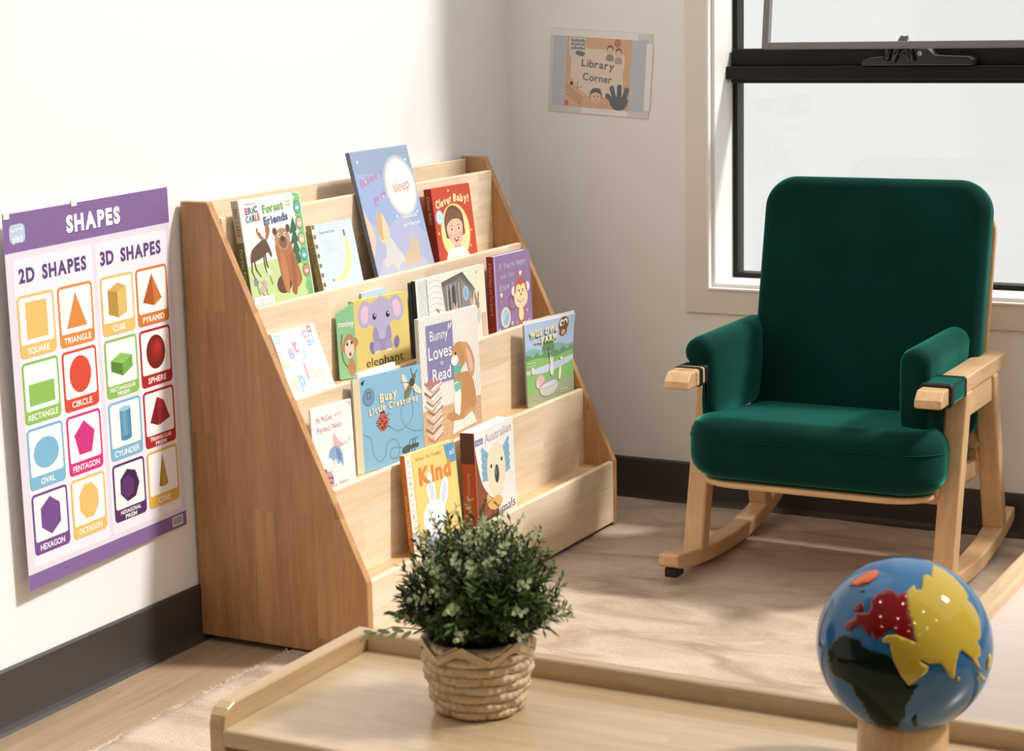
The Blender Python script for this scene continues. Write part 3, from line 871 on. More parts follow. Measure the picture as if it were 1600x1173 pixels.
# --- banana book
r, cv, so, w, h, t = book('banana', 'picture_book', 'small pale blue book with a yellow banana on its cover, on the top tier', G1, (196, 212, 238), (150, 142, 72))
a = art(); a.rect(0.25, 0.05, w - 0.05, h - 0.05, BASEC['banana'], 0.45)
a.rect(0, 0.05, 1.3, h - 0.05, (226, 222, 200))
for k in range(7): a.rect(0.15, h - 1.0 - k * 2.05, 1.15, h - 0.1 - k * 2.05, (112, 112, 110))
pts = [(11.6, 11.6), (12.6, 9.4), (12.4, 6.0), (10.4, 3.2), (7.6, 1.9), (4.4, 2.3)]
inn = [(4.4, 2.6), (7.4, 3.4), (9.2, 4.8), (10.3, 7.4), (10.6, 10.0), (11.2, 11.7)]
a.poly(curve(pts, 5) + curve(inn, 5), (236, 226, 160)); a.line(curve([(11.3, 11.4), (11.3, 7.6), (10, 4.6), (7.4, 2.8)], 5), 0.13, (206, 190, 110)); a.line([(11.3, 11.4), (11.2, 12.4)], 0.6, (90, 96, 120)); a.ell(4.3, 2.45, 0.3, 0.25, (120, 100, 60))
for k in range(14): a.line([(9.6 + 0.12 * k, 5.2 + 0.35 * k), (9.9 + 0.12 * k, 5.5 + 0.35 * k)], 0.07, (200, 184, 110))
cm(cv, a, 'illustration')
a = art(); a.z = LZ[0]; a.text('Touch and Trace', 5.2, 12.8, 0.55, (120, 140, 176), w=5.6); a.text('First', 4.6, 10.9, 1.2, (216, 226, 240), w=3.2); a.text('Colours', 5.4, 9.0, 1.2, (216, 226, 240), w=5.6); cm(cv, a, 'title')
spine_text(so, 'First Colours', t, h, 0.62, (70, 66, 30), 7.0, 0.7)

# --- tall night-sky book
r, cv, so, w, h, t = book('sleep', 'picture_book', 'tallest book, misty blue cover with big pale moon, standing above the shelf back', G1, (140, 160, 204), (96, 104, 120))
a = art(); a.rect(0.25, 0.05, w - 0.05, h - 0.05, BASEC['sleep'], 0.45)
a.poly([(0.1, 28.7), (24.4, 28.7), (24.4, 22), (0.1, 24)], (132, 152, 180)); a.poly([(0.1, 0.1), (24.4, 0.1), (24.4, 10)] + curve([(24.4, 8), (16, 13), (7, 11), (0.1, 14)], 6), (160, 168, 200))
a.poly(curve([(0.1, 5), (1.6, 7), (2.6, 10), (1.2, 14), (0.1, 16)], 5), (222, 184, 160))
for k in range(10): a.ell(17.9, 19.7, 6.9 - 0.16 * k, 7.3 - 0.16 * k, tuple(int(p + (q - p) * k / 9) for p, q in zip((150, 168, 196), (236, 226, 204))))
a.ell(17.9, 19.7, 5.3, 5.7, (242, 234, 216))
# sleeping-cloak figure and open hand, simplified
a.poly(blob([(2.2, 0.3), (3.0, 3.6), (5.4, 5.2), (6.2, 8.2), (8.8, 8.6), (10.4, 6.4), (12.4, 4.2), (13.2, 0.3)]), (196, 192, 190))
a.poly(blob([(4.4, 8.4), (4.0, 11.2), (5.0, 14.2), (7.2, 14.4), (8.6, 11.6), (8.6, 9.4), (7.2, 7.6)]), (214, 190, 152)); a.poly(blob([(4.3, 9.2), (4.1, 12.0), (5.4, 14.4), (7.0, 14.4), (6.2, 11.0), (5.6, 8.6)]), (192, 158, 112))
a.poly(blob([(12.6, 2.2), (13.6, 4.8), (15.6, 5.6), (16.8, 8.4), (17.8, 8.2), (18.0, 6.8), (19.4, 7.6), (19.6, 5.6), (18.8, 2.6), (16.4, 0.8)]), (196, 170, 140))
for x, y, q in ((3, 2, 2.2), (6.5, 1.6, 2.4), (11.5, 1.6, 2.4), (15.5, 0.9, 2.0), (19.6, 1.8, 2.4)): a.poly(blob([(x - q, 0.3), (x - q * 0.6, y + 0.7), (x + q * 0.3, y + 1.3), (x + q, 0.3)]), (176, 178, 196))
for x, y in ((4, 22), (22.5, 25.5), (2.4, 26.5), (13.4, 13.2), (22.4, 13.4), (9.6, 18)): a.ell(x, y, 0.14, 0.42, (236, 240, 246)); a.ell(x, y, 0.42, 0.14, (236, 240, 246))
cm(cv, a, 'illustration')
a = art(); a.z = LZ[0]
a.letters('Before I', 6.4, 22.6, 1.9, (204, 116, 150), 9.6, 11, 0.0, None, 0.05); cm(cv, a, 'title')
a = art(); a.z = LZ[0]; a.letters('go to', 8.0, 18.4, 1.7, (204, 116, 150), 5.6, 14, 0.0, None, 0.05); cm(cv, a, 'title')
a = art(); a.z = LZ[0]; a.letters('sleep', 18.0, 19.9, 2.3, (196, 120, 96), 7.6, 4, -0.005); cm(cv, a, 'title')
a = art(); a.z = LZ[0]; a.text('Hume Kendall', 18.6, 12.7, 0.8, (232, 236, 244), w=6.6, rot=2, bold=0.02); a.text('and Vicky Kaye', 18.8, 11.0, 0.8, (232, 236, 244), w=7.4, rot=2, bold=0.02)
cm(cv, a, 'title')

# --- red baby book
r, cv, so, w, h, t = book('clever', 'board_book', 'red board book with a smiling toddler in a yellow oval, rightmost on the top tier', G1, (206, 62, 36), (150, 30, 18), rad=0.008)
a = art(); a.rect(0.25, 0.05, w - 0.05, h - 0.05, BASEC['clever'], 0.45)
a.ell(8.6, 6.9, 6.4, 6.7, (238, 206, 110)); a.ell(8.6, 6.8, 6.0, 6.3, (246, 226, 150))
a.poly(blob([(3.8, 0.4), (4.6, 2.6), (7.2, 3.6), (10.0, 3.4), (12.2, 2.4), (13.0, 0.4)]), (240, 238, 234)); a.poly([(7.0, 3.2), (10.2, 3.2), (10.0, 5.0), (7.2, 5.0)], (222, 170, 140))
a.poly(blob([(4.2, 6.5), (4.2, 10.2), (6.4, 12.8), (9.6, 12.9), (12.2, 11.0), (12.6, 7.6), (11.8, 5.8), (5.4, 5.6)]), (112, 66, 48)); a.poly(blob([(4.9, 7.0), (5.2, 9.6), (8.4, 10.6), (11.4, 9.6), (11.8, 7.2), (10.8, 4.6), (8.6, 3.6), (6.2, 4.6)]), (236, 188, 158))
a.poly(blob([(4.6, 8.4), (5.4, 11.4), (8.4, 12.4), (11.6, 10.8), (11.9, 8.8), (10.4, 9.8), (7.6, 9.9), (5.8, 9.2)]), (126, 76, 54))
for x in (6.9, 10.0): a.ell(x, 7.6, 0.62, 0.4, (246, 240, 232)); a.ell(x + 0.05, 7.6, 0.33, 0.36, (62, 44, 36)); a.line([(x - 0.6, 8.4), (x + 0.6, 8.5)], 0.14, (130, 84, 60))
a.line([(8.4, 7.2), (8.2, 6.2), (8.8, 6.0)], 0.14, (206, 150, 124)); a.poly(blob([(7.4, 5.4), (8.6, 5.6), (9.8, 5.5), (8.6, 4.5)]), (168, 60, 56)); a.poly(blob([(7.8, 5.35), (8.6, 5.45), (9.4, 5.4), (8.6, 5.05)]), (244, 238, 232))
for x in (5.8, 11.0): a.ell(x, 6.2, 0.7, 0.5, (232, 160, 140))
a.ell(2.3, 10.9, 1.6, 1.75, (150, 194, 230)); a.ell(2.3, 10.9, 1.25, 1.4, (214, 230, 240)); a.text('3', 2.3, 10.9, 1.2, (110, 160, 210))
for x, y in ((7.4, 16.7), (14.5, 3.0), (15.6, 6.6), (1.2, 7.2)): a.ell(x, y, 0.3, 0.3, (246, 226, 150))
cm(cv, a, 'illustration')
a = art(); a.z = LZ[0]; a.letters('Clever', 4.8, 14.3, 1.9, (248, 228, 150), 7.4, 8, 0.05, None, 0.03); a.letters('Baby!', 12.6, 14.6, 1.9, (248, 228, 150), 7.0, -6, 0.05, None, 0.03); cm(cv, a, 'title')
spine_text(so, 'Clever Baby!', t, h, 0.72, (232, 190, 90), 6.4, 0.8)

# --- second tier: white counting book leaning back
r, cv, so, w, h, t = book('lets', 'board_book', 'white book with pastel lettering and toy blocks leaning back, leftmost on the second tier', G2, (240, 238, 238), None, rad=0.008)
a = art(); a.rect(0.25, 0.05, w - 0.05, h - 0.05, BASEC['lets'], 0.45)
for x, y, s, c in ((1.4, 13.0, 0.9, (150, 196, 226)), (11.0, 12.6, 0.8, (214, 150, 150)), (12.9, 13.4, 0.7, (206, 84, 70)), (12.6, 11.4, 0.9, (150, 190, 220)), (11.4, 10.6, 0.6, (110, 160, 210)), (2.0, 3.4, 1.0, (232, 226, 150)), (11.0, 1.2, 0.9, (206, 200, 230))):
    a.rect(x - s, y - s, x + s, y + s, c, 0.15); a.rect(x - s * 0.5, y - s * 0.5, x + s * 0.5, y + s * 0.5, (236, 234, 234))
a.line(curve([(2.0, 4.6), (3.0, 3.4), (2.2, 2.4), (3.4, 1.4)], 5), 0.25, (226, 216, 150))
cm(cv, a, 'illustration')
a = art(); a.z = LZ[0]
for ch, x, y, c in (('L', 3.0, 8.4, (206, 216, 150)), ('e', 5.3, 10.0, (176, 170, 206)), ('t', 7.0, 10.9, (222, 140, 160)), ('s', 8.8, 9.2, (170, 200, 226))): a.text(ch, 1.0 + (x - 2.6) * 1.22, y, 3.2, c, bold=0.035)
for ch, x, y, c in (('p', 5.8, 4.6, (150, 186, 222)), ('l', 7.9, 5.6, (226, 150, 166)), ('a', 9.9, 5.2, (232, 226, 176)), ('y', 12.2, 4.8, (200, 222, 176))): a.text(ch, 3.6 + (x - 4.8) * 1.18, y - 0.4, 3.5, c, bold=0.035)
cm(cv, a, 'title')

# --- elephant tab book with the monkey page folded forward
r, cv, so, w, h, t = book('elephant', 'board_book', 'yellow board book with a sitting purple elephant and an angled green monkey page', G2, (222, 196, 104), (170, 200, 160), rad=0.007)
a = art(); a.rect(0.25, 0.05, w - 0.05, h - 0.05, BASEC['elephant'], 0.45)
def elephant(a, cx, cy):
    b_, p_, d_ = (176, 166, 200), (226, 184, 206), (122, 108, 160)
    a.ell(cx - 5.2, cy + 5.0, 2.3, 2.9, b_, -14); a.ell(cx + 5.2, cy + 5.2, 2.3, 2.9, b_, 14); a.ell(cx - 5.2, cy + 5.0, 1.4, 2.0, p_, -14); a.ell(cx + 5.2, cy + 5.2, 1.4, 2.0, p_, 14)
    a.ell(cx - 3.4, cy - 2.4, 0.9, 1.4, d_, 14); a.ell(cx + 4.6, cy - 2.2, 0.9, 1.4, d_, -14)
    a.ell(cx, cy, 3.1, 3.4, (150, 136, 184)); a.ell(cx - 2.0, cy - 2.5, 1.2, 1.3, (160, 148, 192)); a.ell(cx + 2.0, cy - 2.5, 1.2, 1.3, (160, 148, 192))
    a.poly(blob([(cx - 4.0, cy + 3.2), (cx - 3.6, cy + 6.6), (cx, cy + 8.0), (cx + 3.6, cy + 6.6), (cx + 4.0, cy + 3.2), (cx + 1.7, cy + 1.6), (cx + 1.0, cy - 0.6), (cx - 0.8, cy - 0.6), (cx - 1.7, cy + 1.6)]), b_)
    for k in range(3): a.line([(cx - 0.9, cy + 0.6 - k * 0.6), (cx + 0.9, cy + 0.6 - k * 0.6)], 0.1, (206, 198, 220))
    for x in (-2.2, 2.2): a.ell(cx + x, cy + 4.2, 0.62, 0.68, (36, 28, 40)); a.ell(cx + x + 0.2, cy + 4.45, 0.2, 0.2, (240, 240, 240))
    for x in (-2.4, -1.6, 1.6, 2.4): a.ell(cx + x, cy - 3.5, 0.35, 0.28, (240, 236, 232))
    a.poly(blob([(cx - 0.8, cy + 7.6), (cx - 0.2, cy + 8.8), (cx + 0.2, cy + 8.0), (cx + 0.7, cy + 8.6), (cx + 0.9, cy + 7.5)]), b_)
elephant(a, 8.8, 8.0)
cm(cv, a, 'illustration')
a = art(); a.z = LZ[0]; a.letters('elephant', 9.2, 2.6, 1.8, (58, 44, 38), 12.6, 0, 0.0); cm(cv, a, 'title')
fl = bpy.data.objects.new('folded_page', None); COL.objects.link(fl); fl.parent = r
fw_, fh_ = 0.043, h * 0.01 - 0.003
ang = radians(-18)
fl_m = Matrix(((cos(ang), 0, sin(ang), -fw_ * cos(ang)), (0, 1, 0, 0.001), (-sin(ang), 0, cos(ang), fw_ * sin(ang)), (0, 0, 0, 1)))
bpy.data.objects.remove(fl)
bm = B(); prism(bm, [(0, 0.003), (0.003, 0), (fw_, 0), (fw_, fh_), (0.003, fh_ * 0.89), (0, fh_ * 0.87)], 'Z', -0.0022, 0.0); bm.transform(fl_m)
fp = obj('folded_page', bm, ink((140, 208, 150)), r, label='pale green page with a monkey')
a = art(); mk = (196, 140, 92)
a.line(curve([(1.2, 9.6), (0.8, 7), (1.2, 4), (2.2, 2.4)], 5), 0.28, (150, 110, 70)); a.ell(3.1, 2.4, 0.9, 1.9, mk); a.ell(1.4, 6.8, 0.8, 1.0, mk); a.ell(4.4, 7.6, 0.6, 0.9, mk); a.ell(2.9, 6.9, 1.5, 2.6, mk); a.ell(2.8, 6.3, 1.15, 2.0, (240, 222, 196)); a.ell(2.3, 7.4, 0.22, 0.36, (36, 28, 24)); a.ell(3.4, 7.6, 0.22, 0.36, (36, 28, 24)); a.ell(2.9, 5.2, 0.3, 0.45, (176, 90, 80)); a.text('monkey', 2.3, 11.8, 1.3, (240, 244, 238), w=3.8, bold=0.03)
a.build('illustration', fp, fl_m @ Matrix.Scale(0.01, 4))

# --- books behind
r, cv, so, w, h, t = book('blue_back', 'picture_book', 'pale blue book edge showing behind the yellow elephant book', G2, (188, 214, 236), None, paper=True)
r, cv, so, w, h, t = book('thin_back', 'picture_book', 'thin black-spined book behind the wide rabbit house picture book', G2, (92, 90, 84), (26, 24, 22), paper=True)

# --- wide book with a shed and small rabbits
r, cv, so, w, h, t = book('mice', 'picture_book', 'wide cream picture book with a grey shed and small rabbits, half hidden', G2, (238, 232, 206), (30, 28, 26))
a = art(); a.rect(0.25, 0.05, w - 0.05, h - 0.05, BASEC['mice'], 0.45)
a.rect(0.1, 0.1, 12, 17.6, (226, 224, 216)); a.rect(1.0, 0.1, 4.6, 17.4, (206, 206, 196)); a.line([(4.7, 17.4), (4.9, 9), (6.0, 2)], 0.35, (120, 118, 100))
for k in range(7): a.line(curve([(5.6, 16.4 - k * 1.3), (8, 16.9 - k * 1.3), (11, 16.3 - k * 1.3)], 4), 0.12, (176, 176, 166))
a.poly([(11.0, 16.0), (20.6, 17.2), (26.0, 12.6), (25.0, 11.6), (24.4, 1.0), (13.6, 1.0), (12.0, 10)], (120, 116, 112)); a.poly([(11.0, 16.0), (20.6, 17.3), (25.8, 12.4), (20.4, 15.6), (19.6, 16.2), (11.6, 14.9)], (92, 88, 86)); a.poly([(19.8, 15.4), (24.6, 11.8), (24.4, 1.0), (19.4, 1.0)], (142, 136, 128))
for x in (13.4, 15.0, 17.0, 18.6): a.line([(x, 15.0), (x + 0.3, 3)], 0.35, (196, 190, 180))
a.poly([(15.3, 14.2), (17.0, 14.8), (17.1, 10.0), (15.4, 9.6)], (70, 68, 70)); a.poly([(13.6, 13.8), (14.8, 14.2), (14.9, 9.4), (13.8, 9.0)], (84, 82, 84)); a.ell(21.6, 12.2, 1.3, 1.7, (166, 196, 226)); a.ell(21.5, 12.2, 0.7, 1.2, (128, 168, 216)); a.rect(20.2, 6.2, 23.6, 9.2, (110, 100, 96)); a.ell(21.6, 4.6, 2.2, 2.6, (214, 216, 206))
def rabbit(a, x, y, s, c, cl):
    a.ell(x - 0.5 * s, y + 2.6 * s, 0.35 * s, 1.2 * s, c, 10); a.ell(x + 0.5 * s, y + 2.6 * s, 0.35 * s, 1.2 * s, c, -14); a.ell(x, y + 1.0 * s, 0.85 * s, 0.95 * s, c); a.ell(x, y - 1.2 * s, 1.1 * s, 1.6 * s, cl); a.ell(x + 0.3 * s, y + 1.2 * s, 0.12 * s, 0.15 * s, (50, 36, 30))
rabbit(a, 16.6, 7.0, 1.0, (222, 176, 150), (150, 164, 196)); rabbit(a, 24.2, 7.6, 0.9, (206, 190, 176), (110, 90, 130)); rabbit(a, 26.4, 7.6, 1.15, (168, 128, 100), (206, 206, 190)); a.ell(8.2, 5.0, 1.0, 2.4, (206, 160, 84)); a.line([(8.2, 10.4), (9.2, 9.8), (9.4, 7)], 0.5, (150, 134, 100)); a.rect(28.2, 1.0, 30.2, 6.6, (236, 180, 170)); a.ell(27.0, 16.4, 0.5, 0.3, (214, 180, 140))
cm(cv, a, 'illustration')

# --- purple monkey book
r, cv, so, w, h, t = book('purple', 'board_book', 'purple board book with red spine, a monkey and stars, rightmost on the second tier', G2, (140, 108, 160), (150, 24, 22), edge=None, rad=0.007)
a = art(); a.rect(0.25, 0.05, w - 0.05, h - 0.05, BASEC['purple'], 0.45)
a.rect(0.0, 0.1, 0.7, h - 0.1, (176, 160, 206))
mk, fc = (190, 84, 58), (244, 214, 164)
a.line(curve([(9.6, 5.4), (7.0, 5.2), (6.2, 7.4), (7.6, 8.4), (8.4, 7.0)], 6), 0.42, mk)
a.ell(11.8, 3.8, 1.9, 2.6, mk); a.ell(11.8, 3.6, 1.2, 1.8, fc); a.ell(8.7, 9.4, 1.0, 1.2, (232, 226, 240)); a.ell(15.2, 9.8, 1.0, 1.2, (232, 226, 240)); a.ell(12.0, 9.0, 3.1, 3.3, mk); a.ell(12.0, 7.4, 3.2, 2.5, fc); a.ell(10.9, 9.4, 1.2, 1.4, fc); a.ell(13.1, 9.4, 1.2, 1.4, fc)
a.ell(11.2, 9.2, 0.26, 0.4, (70, 40, 36)); a.ell(12.9, 9.2, 0.26, 0.4, (70, 40, 36)); a.line(curve([(10.2, 7.2), (11.6, 6.4), (13.4, 7.0)], 5), 0.2, (196, 60, 60)); a.ell(12, 8.2, 0.4, 0.28, (150, 70, 50))
a.ell(4.4, 3.6, 2.2, 2.5, (240, 214, 160)); a.ell(4.5, 3.6, 1.6, 1.95, (130, 178, 214)); a.ell(4.5, 3.6, 1.6, 1.95, (150, 196, 226), 0, 26, 40, 220)
for x, y, s_, c in ((2.9, 9.2, 0.8, (240, 220, 160)), (2.7, 7.4, 0.7, (226, 110, 90)), (1.4, 0.9, 0.7, (240, 220, 160)), (12.2, 13.4, 0.9, (240, 224, 170)), (10.4, 13.4, 0.7, (206, 70, 80)), (14.4, 13.2, 0.6, (206, 70, 80)), (7.4, 1.8, 0.7, (236, 200, 150)), (14.6, 4.0, 0.5, (236, 200, 150)), (15.4, 1.4, 0.6, (236, 180, 150)), (9.6, 1.6, 0.6, (226, 150, 150)), (1.4, 13.0, 0.5, (206, 100, 140))):
    a.poly([(x + (s_ if k % 2 == 0 else s_ * 0.5) * sin(k * pi / 5), y + (s_ if k % 2 == 0 else s_ * 0.5) * cos(k * pi / 5)) for k in range(10)], c)
cm(cv, a, 'illustration')
a = art(); a.z = LZ[0]; c = (176, 166, 196); a.letters("If You're Happy", 8.6, 16.1, 1.5, c, 12.4, 2, 0.04, None, 0.04); a.letters('and You', 6.0, 13.6, 1.2, c, 6.2, 2, 0.03); a.letters('Know It', 5.6, 11.0, 1.7, c, 6.8, 2, 0.04, None, 0.04); cm(cv, a, 'title')
spine_text(so, "If You're Happy and You Know It", t, h, 0.58, (226, 170, 120), 12.5, 0.75)

# --- third tier: slim white book with an umbrella
r, cv, so, w, h, t = book('mcgee', 'picture_book', 'slim white paperback with a blue umbrella picture, leftmost on the third tier', G3, (240, 236, 234), None, paper=True)
a = art(); a.rect(0.25, 0.05, w - 0.05, h - 0.05, BASEC['mcgee'], 0.45)
a.poly(blob([(6.6, 8.2), (6.4, 10.9), (6.9, 11.0), (8.0, 9.6), (9.6, 8.2)]), (222, 176, 172)); a.line(curve([(9.0, 8.6), (10.6, 8.6), (12.0, 9.6)], 5), 0.18, (206, 160, 160))
a.poly(blob([(4.6, 6.4), (5.4, 8.2), (7.6, 8.4), (9.0, 6.6), (9.0, 4.0), (8.2, 5.0), (7.4, 4.6), (6.8, 6.0), (6.0, 5.6), (5.2, 6.4)]), (130, 166, 206)); a.poly(blob([(7.0, 7.8), (8.2, 7.4), (8.6, 5.4), (7.6, 5.6)]), (96, 134, 186)); a.line(curve([(6.6, 6.0), (5.8, 4.2), (4.6, 3.2)], 5), 0.16, (176, 140, 140))
a.poly(blob([(3.0, 1.6), (3.4, 3.6), (5.0, 3.6), (5.8, 2.0), (5.4, 0.8), (3.6, 0.6)]), (196, 140, 160)); a.line([(3.2, 2.6), (5.6, 2.2)], 0.35, (120, 80, 120)); a.line([(3.4, 1.6), (5.6, 1.2)], 0.35, (120, 80, 120)); a.ell(3.2, 3.9, 0.7, 0.55, (120, 110, 130))
a.poly([(10.8, 16.9), (12.7, 16.9), (12.7, 14.9)], (214, 204, 192)); a.poly(blob([(10.8, 16.9), (11.6, 16.4), (12.7, 14.9), (12.0, 15.2)]), (250, 248, 244))
cm(cv, a, 'illustration')
a = art(); a.z = LZ[0]; c = (196, 110, 104); a.text('Mr McGee', 4.0, 14.6, 1.15, c, w=5.0, rot=3); a.text('and the', 8.4, 14.9, 0.6, (206, 150, 150), w=2.6, rot=3); a.text('Perfect Nest', 5.4, 12.6, 1.15, c, w=7.6, rot=3); cm(cv, a, 'title'); a = art(); a.z = LZ[0]; a.text('Pamela Allen', 6.4, 0.75, 0.8, (150, 130, 120), w=7.6, rot=3); cm(cv, a, 'title')

r, cv, so, w, h, t = book('white_back', 'picture_book', 'white book edge showing behind the blue insect book', G3, (242, 240, 236), None, paper=True)

# --- blue insect book
r, cv, so, w, h, t = book('busy', 'picture_book', 'light blue book with ladybird, bee and dotted flight lines on the third tier', G3, (128, 184, 216), (206, 176, 130), rad=0.001, paper=True)
a = art(); a.rect(0.25, 0.05, w - 0.05, h - 0.05, BASEC['busy'], 0.45)
a.rect(0.05, 0.05, 2.1, h - 0.05, (230, 214, 170))
for k in range(40): a.line([(0.2, 0.4 + k * 0.48), (2.0, 0.6 + k * 0.48)], 0.08, (214, 190, 140))
a.ell(4.6, 15.6, 1.75, 1.9, (92, 122, 150)); a.ell(4.6, 15.6, 1.5, 1.65, (112, 146, 176)); a.rect(4.0, 15.2, 5.2, 16.7, (60, 84, 112), 0.2); a.rect(4.2, 15.4, 5.0, 16.5, (112, 146, 176), 0.1)
a.ell(2.9, 18.8, 0.35, 0.4, (30, 30, 34)); a.ell(3.3, 19.2, 0.16, 0.2, (30, 30, 34))
# ladybird
for s_ in (-1, 1):
    for y in (8.8, 9.8, 10.6): a.line([(8.6, y), (8.6 + s_ * 2.1, y + 0.5 * s_ * (y - 9.6))], 0.12, (30, 28, 30))
a.ell(8.6, 11.5, 0.75, 0.5, (30, 28, 30)); a.ell(8.6, 9.7, 1.65, 1.9, (206, 84, 66)); a.line([(8.6, 11.4), (8.5, 7.9)], 0.1, (40, 30, 30))
for x, y in ((7.8, 10.5), (9.3, 10.5), (7.6, 9.4), (9.5, 9.5), (8.2, 8.5), (9.1, 8.6), (8.2, 9.9), (9.0, 9.2)): a.ell(x, y, 0.22, 0.26, (40, 28, 28))
# bee
a.ell(16.2, 16.6, 0.75, 2.3, (226, 220, 196), 22); a.ell(19.6, 15.0, 0.7, 2.0, (226, 220, 196), 52); a.ell(17.0, 14.8, 0.9, 1.8, (120, 122, 84), -36); a.ell(18.4, 16.6, 0.85, 1.0, (72, 70, 52), -30); a.ell(19.1, 17.7, 0.55, 0.6, (110, 106, 70))
for p in ([(18.6, 18.0), (18.2, 19.6)], [(19.4, 18.0), (20.2, 19.0)], [(17.6, 15.4), (16.0, 14.6)], [(18.6, 15.8), (19.0, 13.6)], [(17.4, 16.6), (15.2, 17.0)]): a.line(p, 0.12, (40, 40, 34))
# ant
a.ell(15.6, 2.6, 1.5, 0.8, (72, 84, 80), 10); a.ell(17.6, 2.9, 0.8, 0.5, (72, 84, 80), 10); a.ell(18.9, 2.9, 0.6, 0.5, (72, 84, 80))
for x in (16.4, 17.4, 18.2): a.line([(x, 2.8), (x + 0.3, 4.2), (x + 1.2, 4.6)], 0.12, (50, 60, 60)); a.line([(x, 2.6), (x - 0.2, 1.4)], 0.12, (50, 60, 60))
dk = (78, 110, 140)
a.dash(curve([(2.4, 8.0), (4.6, 6.8), (5.2, 3.6), (6.8, 1.6), (8.8, 2.6), (9.6, 5.0), (12.0, 5.4), (13.4, 3.4), (12.4, 1.4), (10.4, 1.8), (11.0, 3.6), (14.4, 3.2)], 10), 0.11, dk, 0.35)
a.dash(curve([(10.6, 8.4), (13.6, 7.0), (17.4, 8.6), (18.2, 11.6), (16.2, 12.8), (14.4, 10.8), (15.2, 8.0), (18.0, 6.2), (21.0, 5.8)], 10), 0.11, dk, 0.35)
cm(cv, a, 'illustration')
a = art(); a.z = LZ[0]; c = (232, 218, 178); a.letters('Busy', 10.6, 15.0, 2.0, c, 5.6, 4, 0.05, None, 0.04); a.letters('Little', 7.0, 12.6, 1.5, c, 5.4, 6, 0.04, None, 0.04); a.letters('Creatures', 15.2, 13.0, 1.5, c, 9.6, 1, 0.04, None, 0.04); cm(cv, a, 'title')

# --- tall bunny book
r, cv, so, w, h, t = book('bunny', 'picture_book', 'tall cream book with brown rabbit reading beside stacked books, on the third tier', G3, (238, 232, 222), (220, 214, 200))
a = art(); a.rect(0.25, 0.05, w - 0.05, h - 0.05, BASEC['bunny'], 0.45)
for k in range(34):
    x = -9 + k * 1.0
    p0, p1 = (x, 8.0), (x + 9.5, 28.7)
    f0 = max(0.0, (0.15 - p0[0]) / 9.5); f1 = min(1.0, (22.65 - p0[0]) / 9.5)
    if f1 > f0: a.line([(p0[0] + 9.5 * f0, 8 + 20.7 * f0), (p0[0] + 9.5 * f1, 8 + 20.7 * f1)], 0.2, (206, 192, 174)); a.z -= a.step
a.z += a.step
a.rect(0.1, 0.1, 22.7, 8.6, (214, 170, 124))
for k in range(7): a.line([(0.3, 0.8 + k * 1.15), (22.5, 1.3 + k * 1.15)], 0.08, (186, 140, 98))
a.rect(2.3, 13.6, 13.0, 27.3, (206, 204, 214)); a.rect(2.6, 13.9, 12.7, 27.0, (126, 124, 170))
# stack of books in zig-zag
for k in range(13):
    y = 1.4 + k * 1.0; o_ = 0.5 * sin(k * 2.4)
    c = [(176, 120, 96), (214, 196, 176), (150, 96, 76), (196, 170, 150)][k % 4]
    a.poly([(1.4 + o_, y + 1.0), (3.6 + o_, y - 0.4), (7.2 + o_, y + 1.2), (7.2 + o_, y + 1.75), (3.6 + o_, y + 0.2), (1.4 + o_, y + 1.6)], c); a.poly([(3.7 + o_, y + 0.15), (7.2 + o_, y + 1.65), (7.1 + o_, y + 1.95), (3.7 + o_, y + 0.5)], (240, 236, 226))
a.poly([(1.6, 14.6), (3.8, 13.6), (7.2, 15.0), (5.2, 15.9)], (190, 110, 110))
br, wh = (196, 134, 78), (240, 234, 224)
a.poly(blob([(12.0, 8.0), (11.4, 5.4), (13.6, 4.4), (18.6, 5.0), (20.6, 7.6), (20.0, 12.0), (18.0, 14.6), (14.6, 14.6), (12.6, 12.0)]), br); a.poly(blob([(12.2, 6.0), (12.0, 10.4), (13.4, 13.2), (14.8, 11.0), (14.4, 7.0), (13.4, 5.0)]), wh); a.ell(11.4, 5.6, 2.4, 0.9, br, -14); a.ell(18.0, 5.6, 2.4, 0.9, (206, 150, 96), 6)
a.poly(blob([(12.2, 17.4), (12.0, 19.6), (13.4, 21.6), (16.2, 21.6), (17.6, 19.6), (17.0, 17.0), (14.6, 15.6)]), br); a.ell(13.0, 18.0, 1.4, 1.2, wh)
a.poly(blob([(15.6, 21.4), (18.4, 21.0), (20.6, 17.4), (20.2, 13.8), (18.8, 13.4), (17.6, 16.6), (16.6, 19.4)]), (206, 146, 92)); a.poly(blob([(17.6, 20.0), (19.2, 18.6), (20.0, 15.6), (19.2, 14.4), (18.2, 16.8)]), (226, 176, 160))
a.ell(13.4, 19.4, 0.3, 0.4, (40, 28, 24)); a.poly([(12.4, 16.6), (15.4, 17.2), (15.2, 13.6), (12.2, 13.0)], (96, 176, 160)); a.poly([(12.4, 12.6), (15.0, 13.2), (15.0, 11.4), (12.6, 10.8)], (110, 190, 172)); a.poly(blob([(12.6, 14.4), (14.2, 15.0), (15.2, 14.4), (14.6, 13.4), (12.9, 13.4)]), br)
a.poly([(10.8, 1.6), (11.6, 4.6), (15.2, 4.4), (18.8, 5.6), (20.6, 2.8), (16.2, 2.4)], (236, 232, 222)); a.line([(15.2, 4.4), (15.6, 2.4)], 0.14, (176, 166, 150)); a.line([(10.8, 1.6), (16.0, 2.3), (20.6, 2.7)], 0.2, (196, 176, 150))
cm(cv, a, 'illustration')
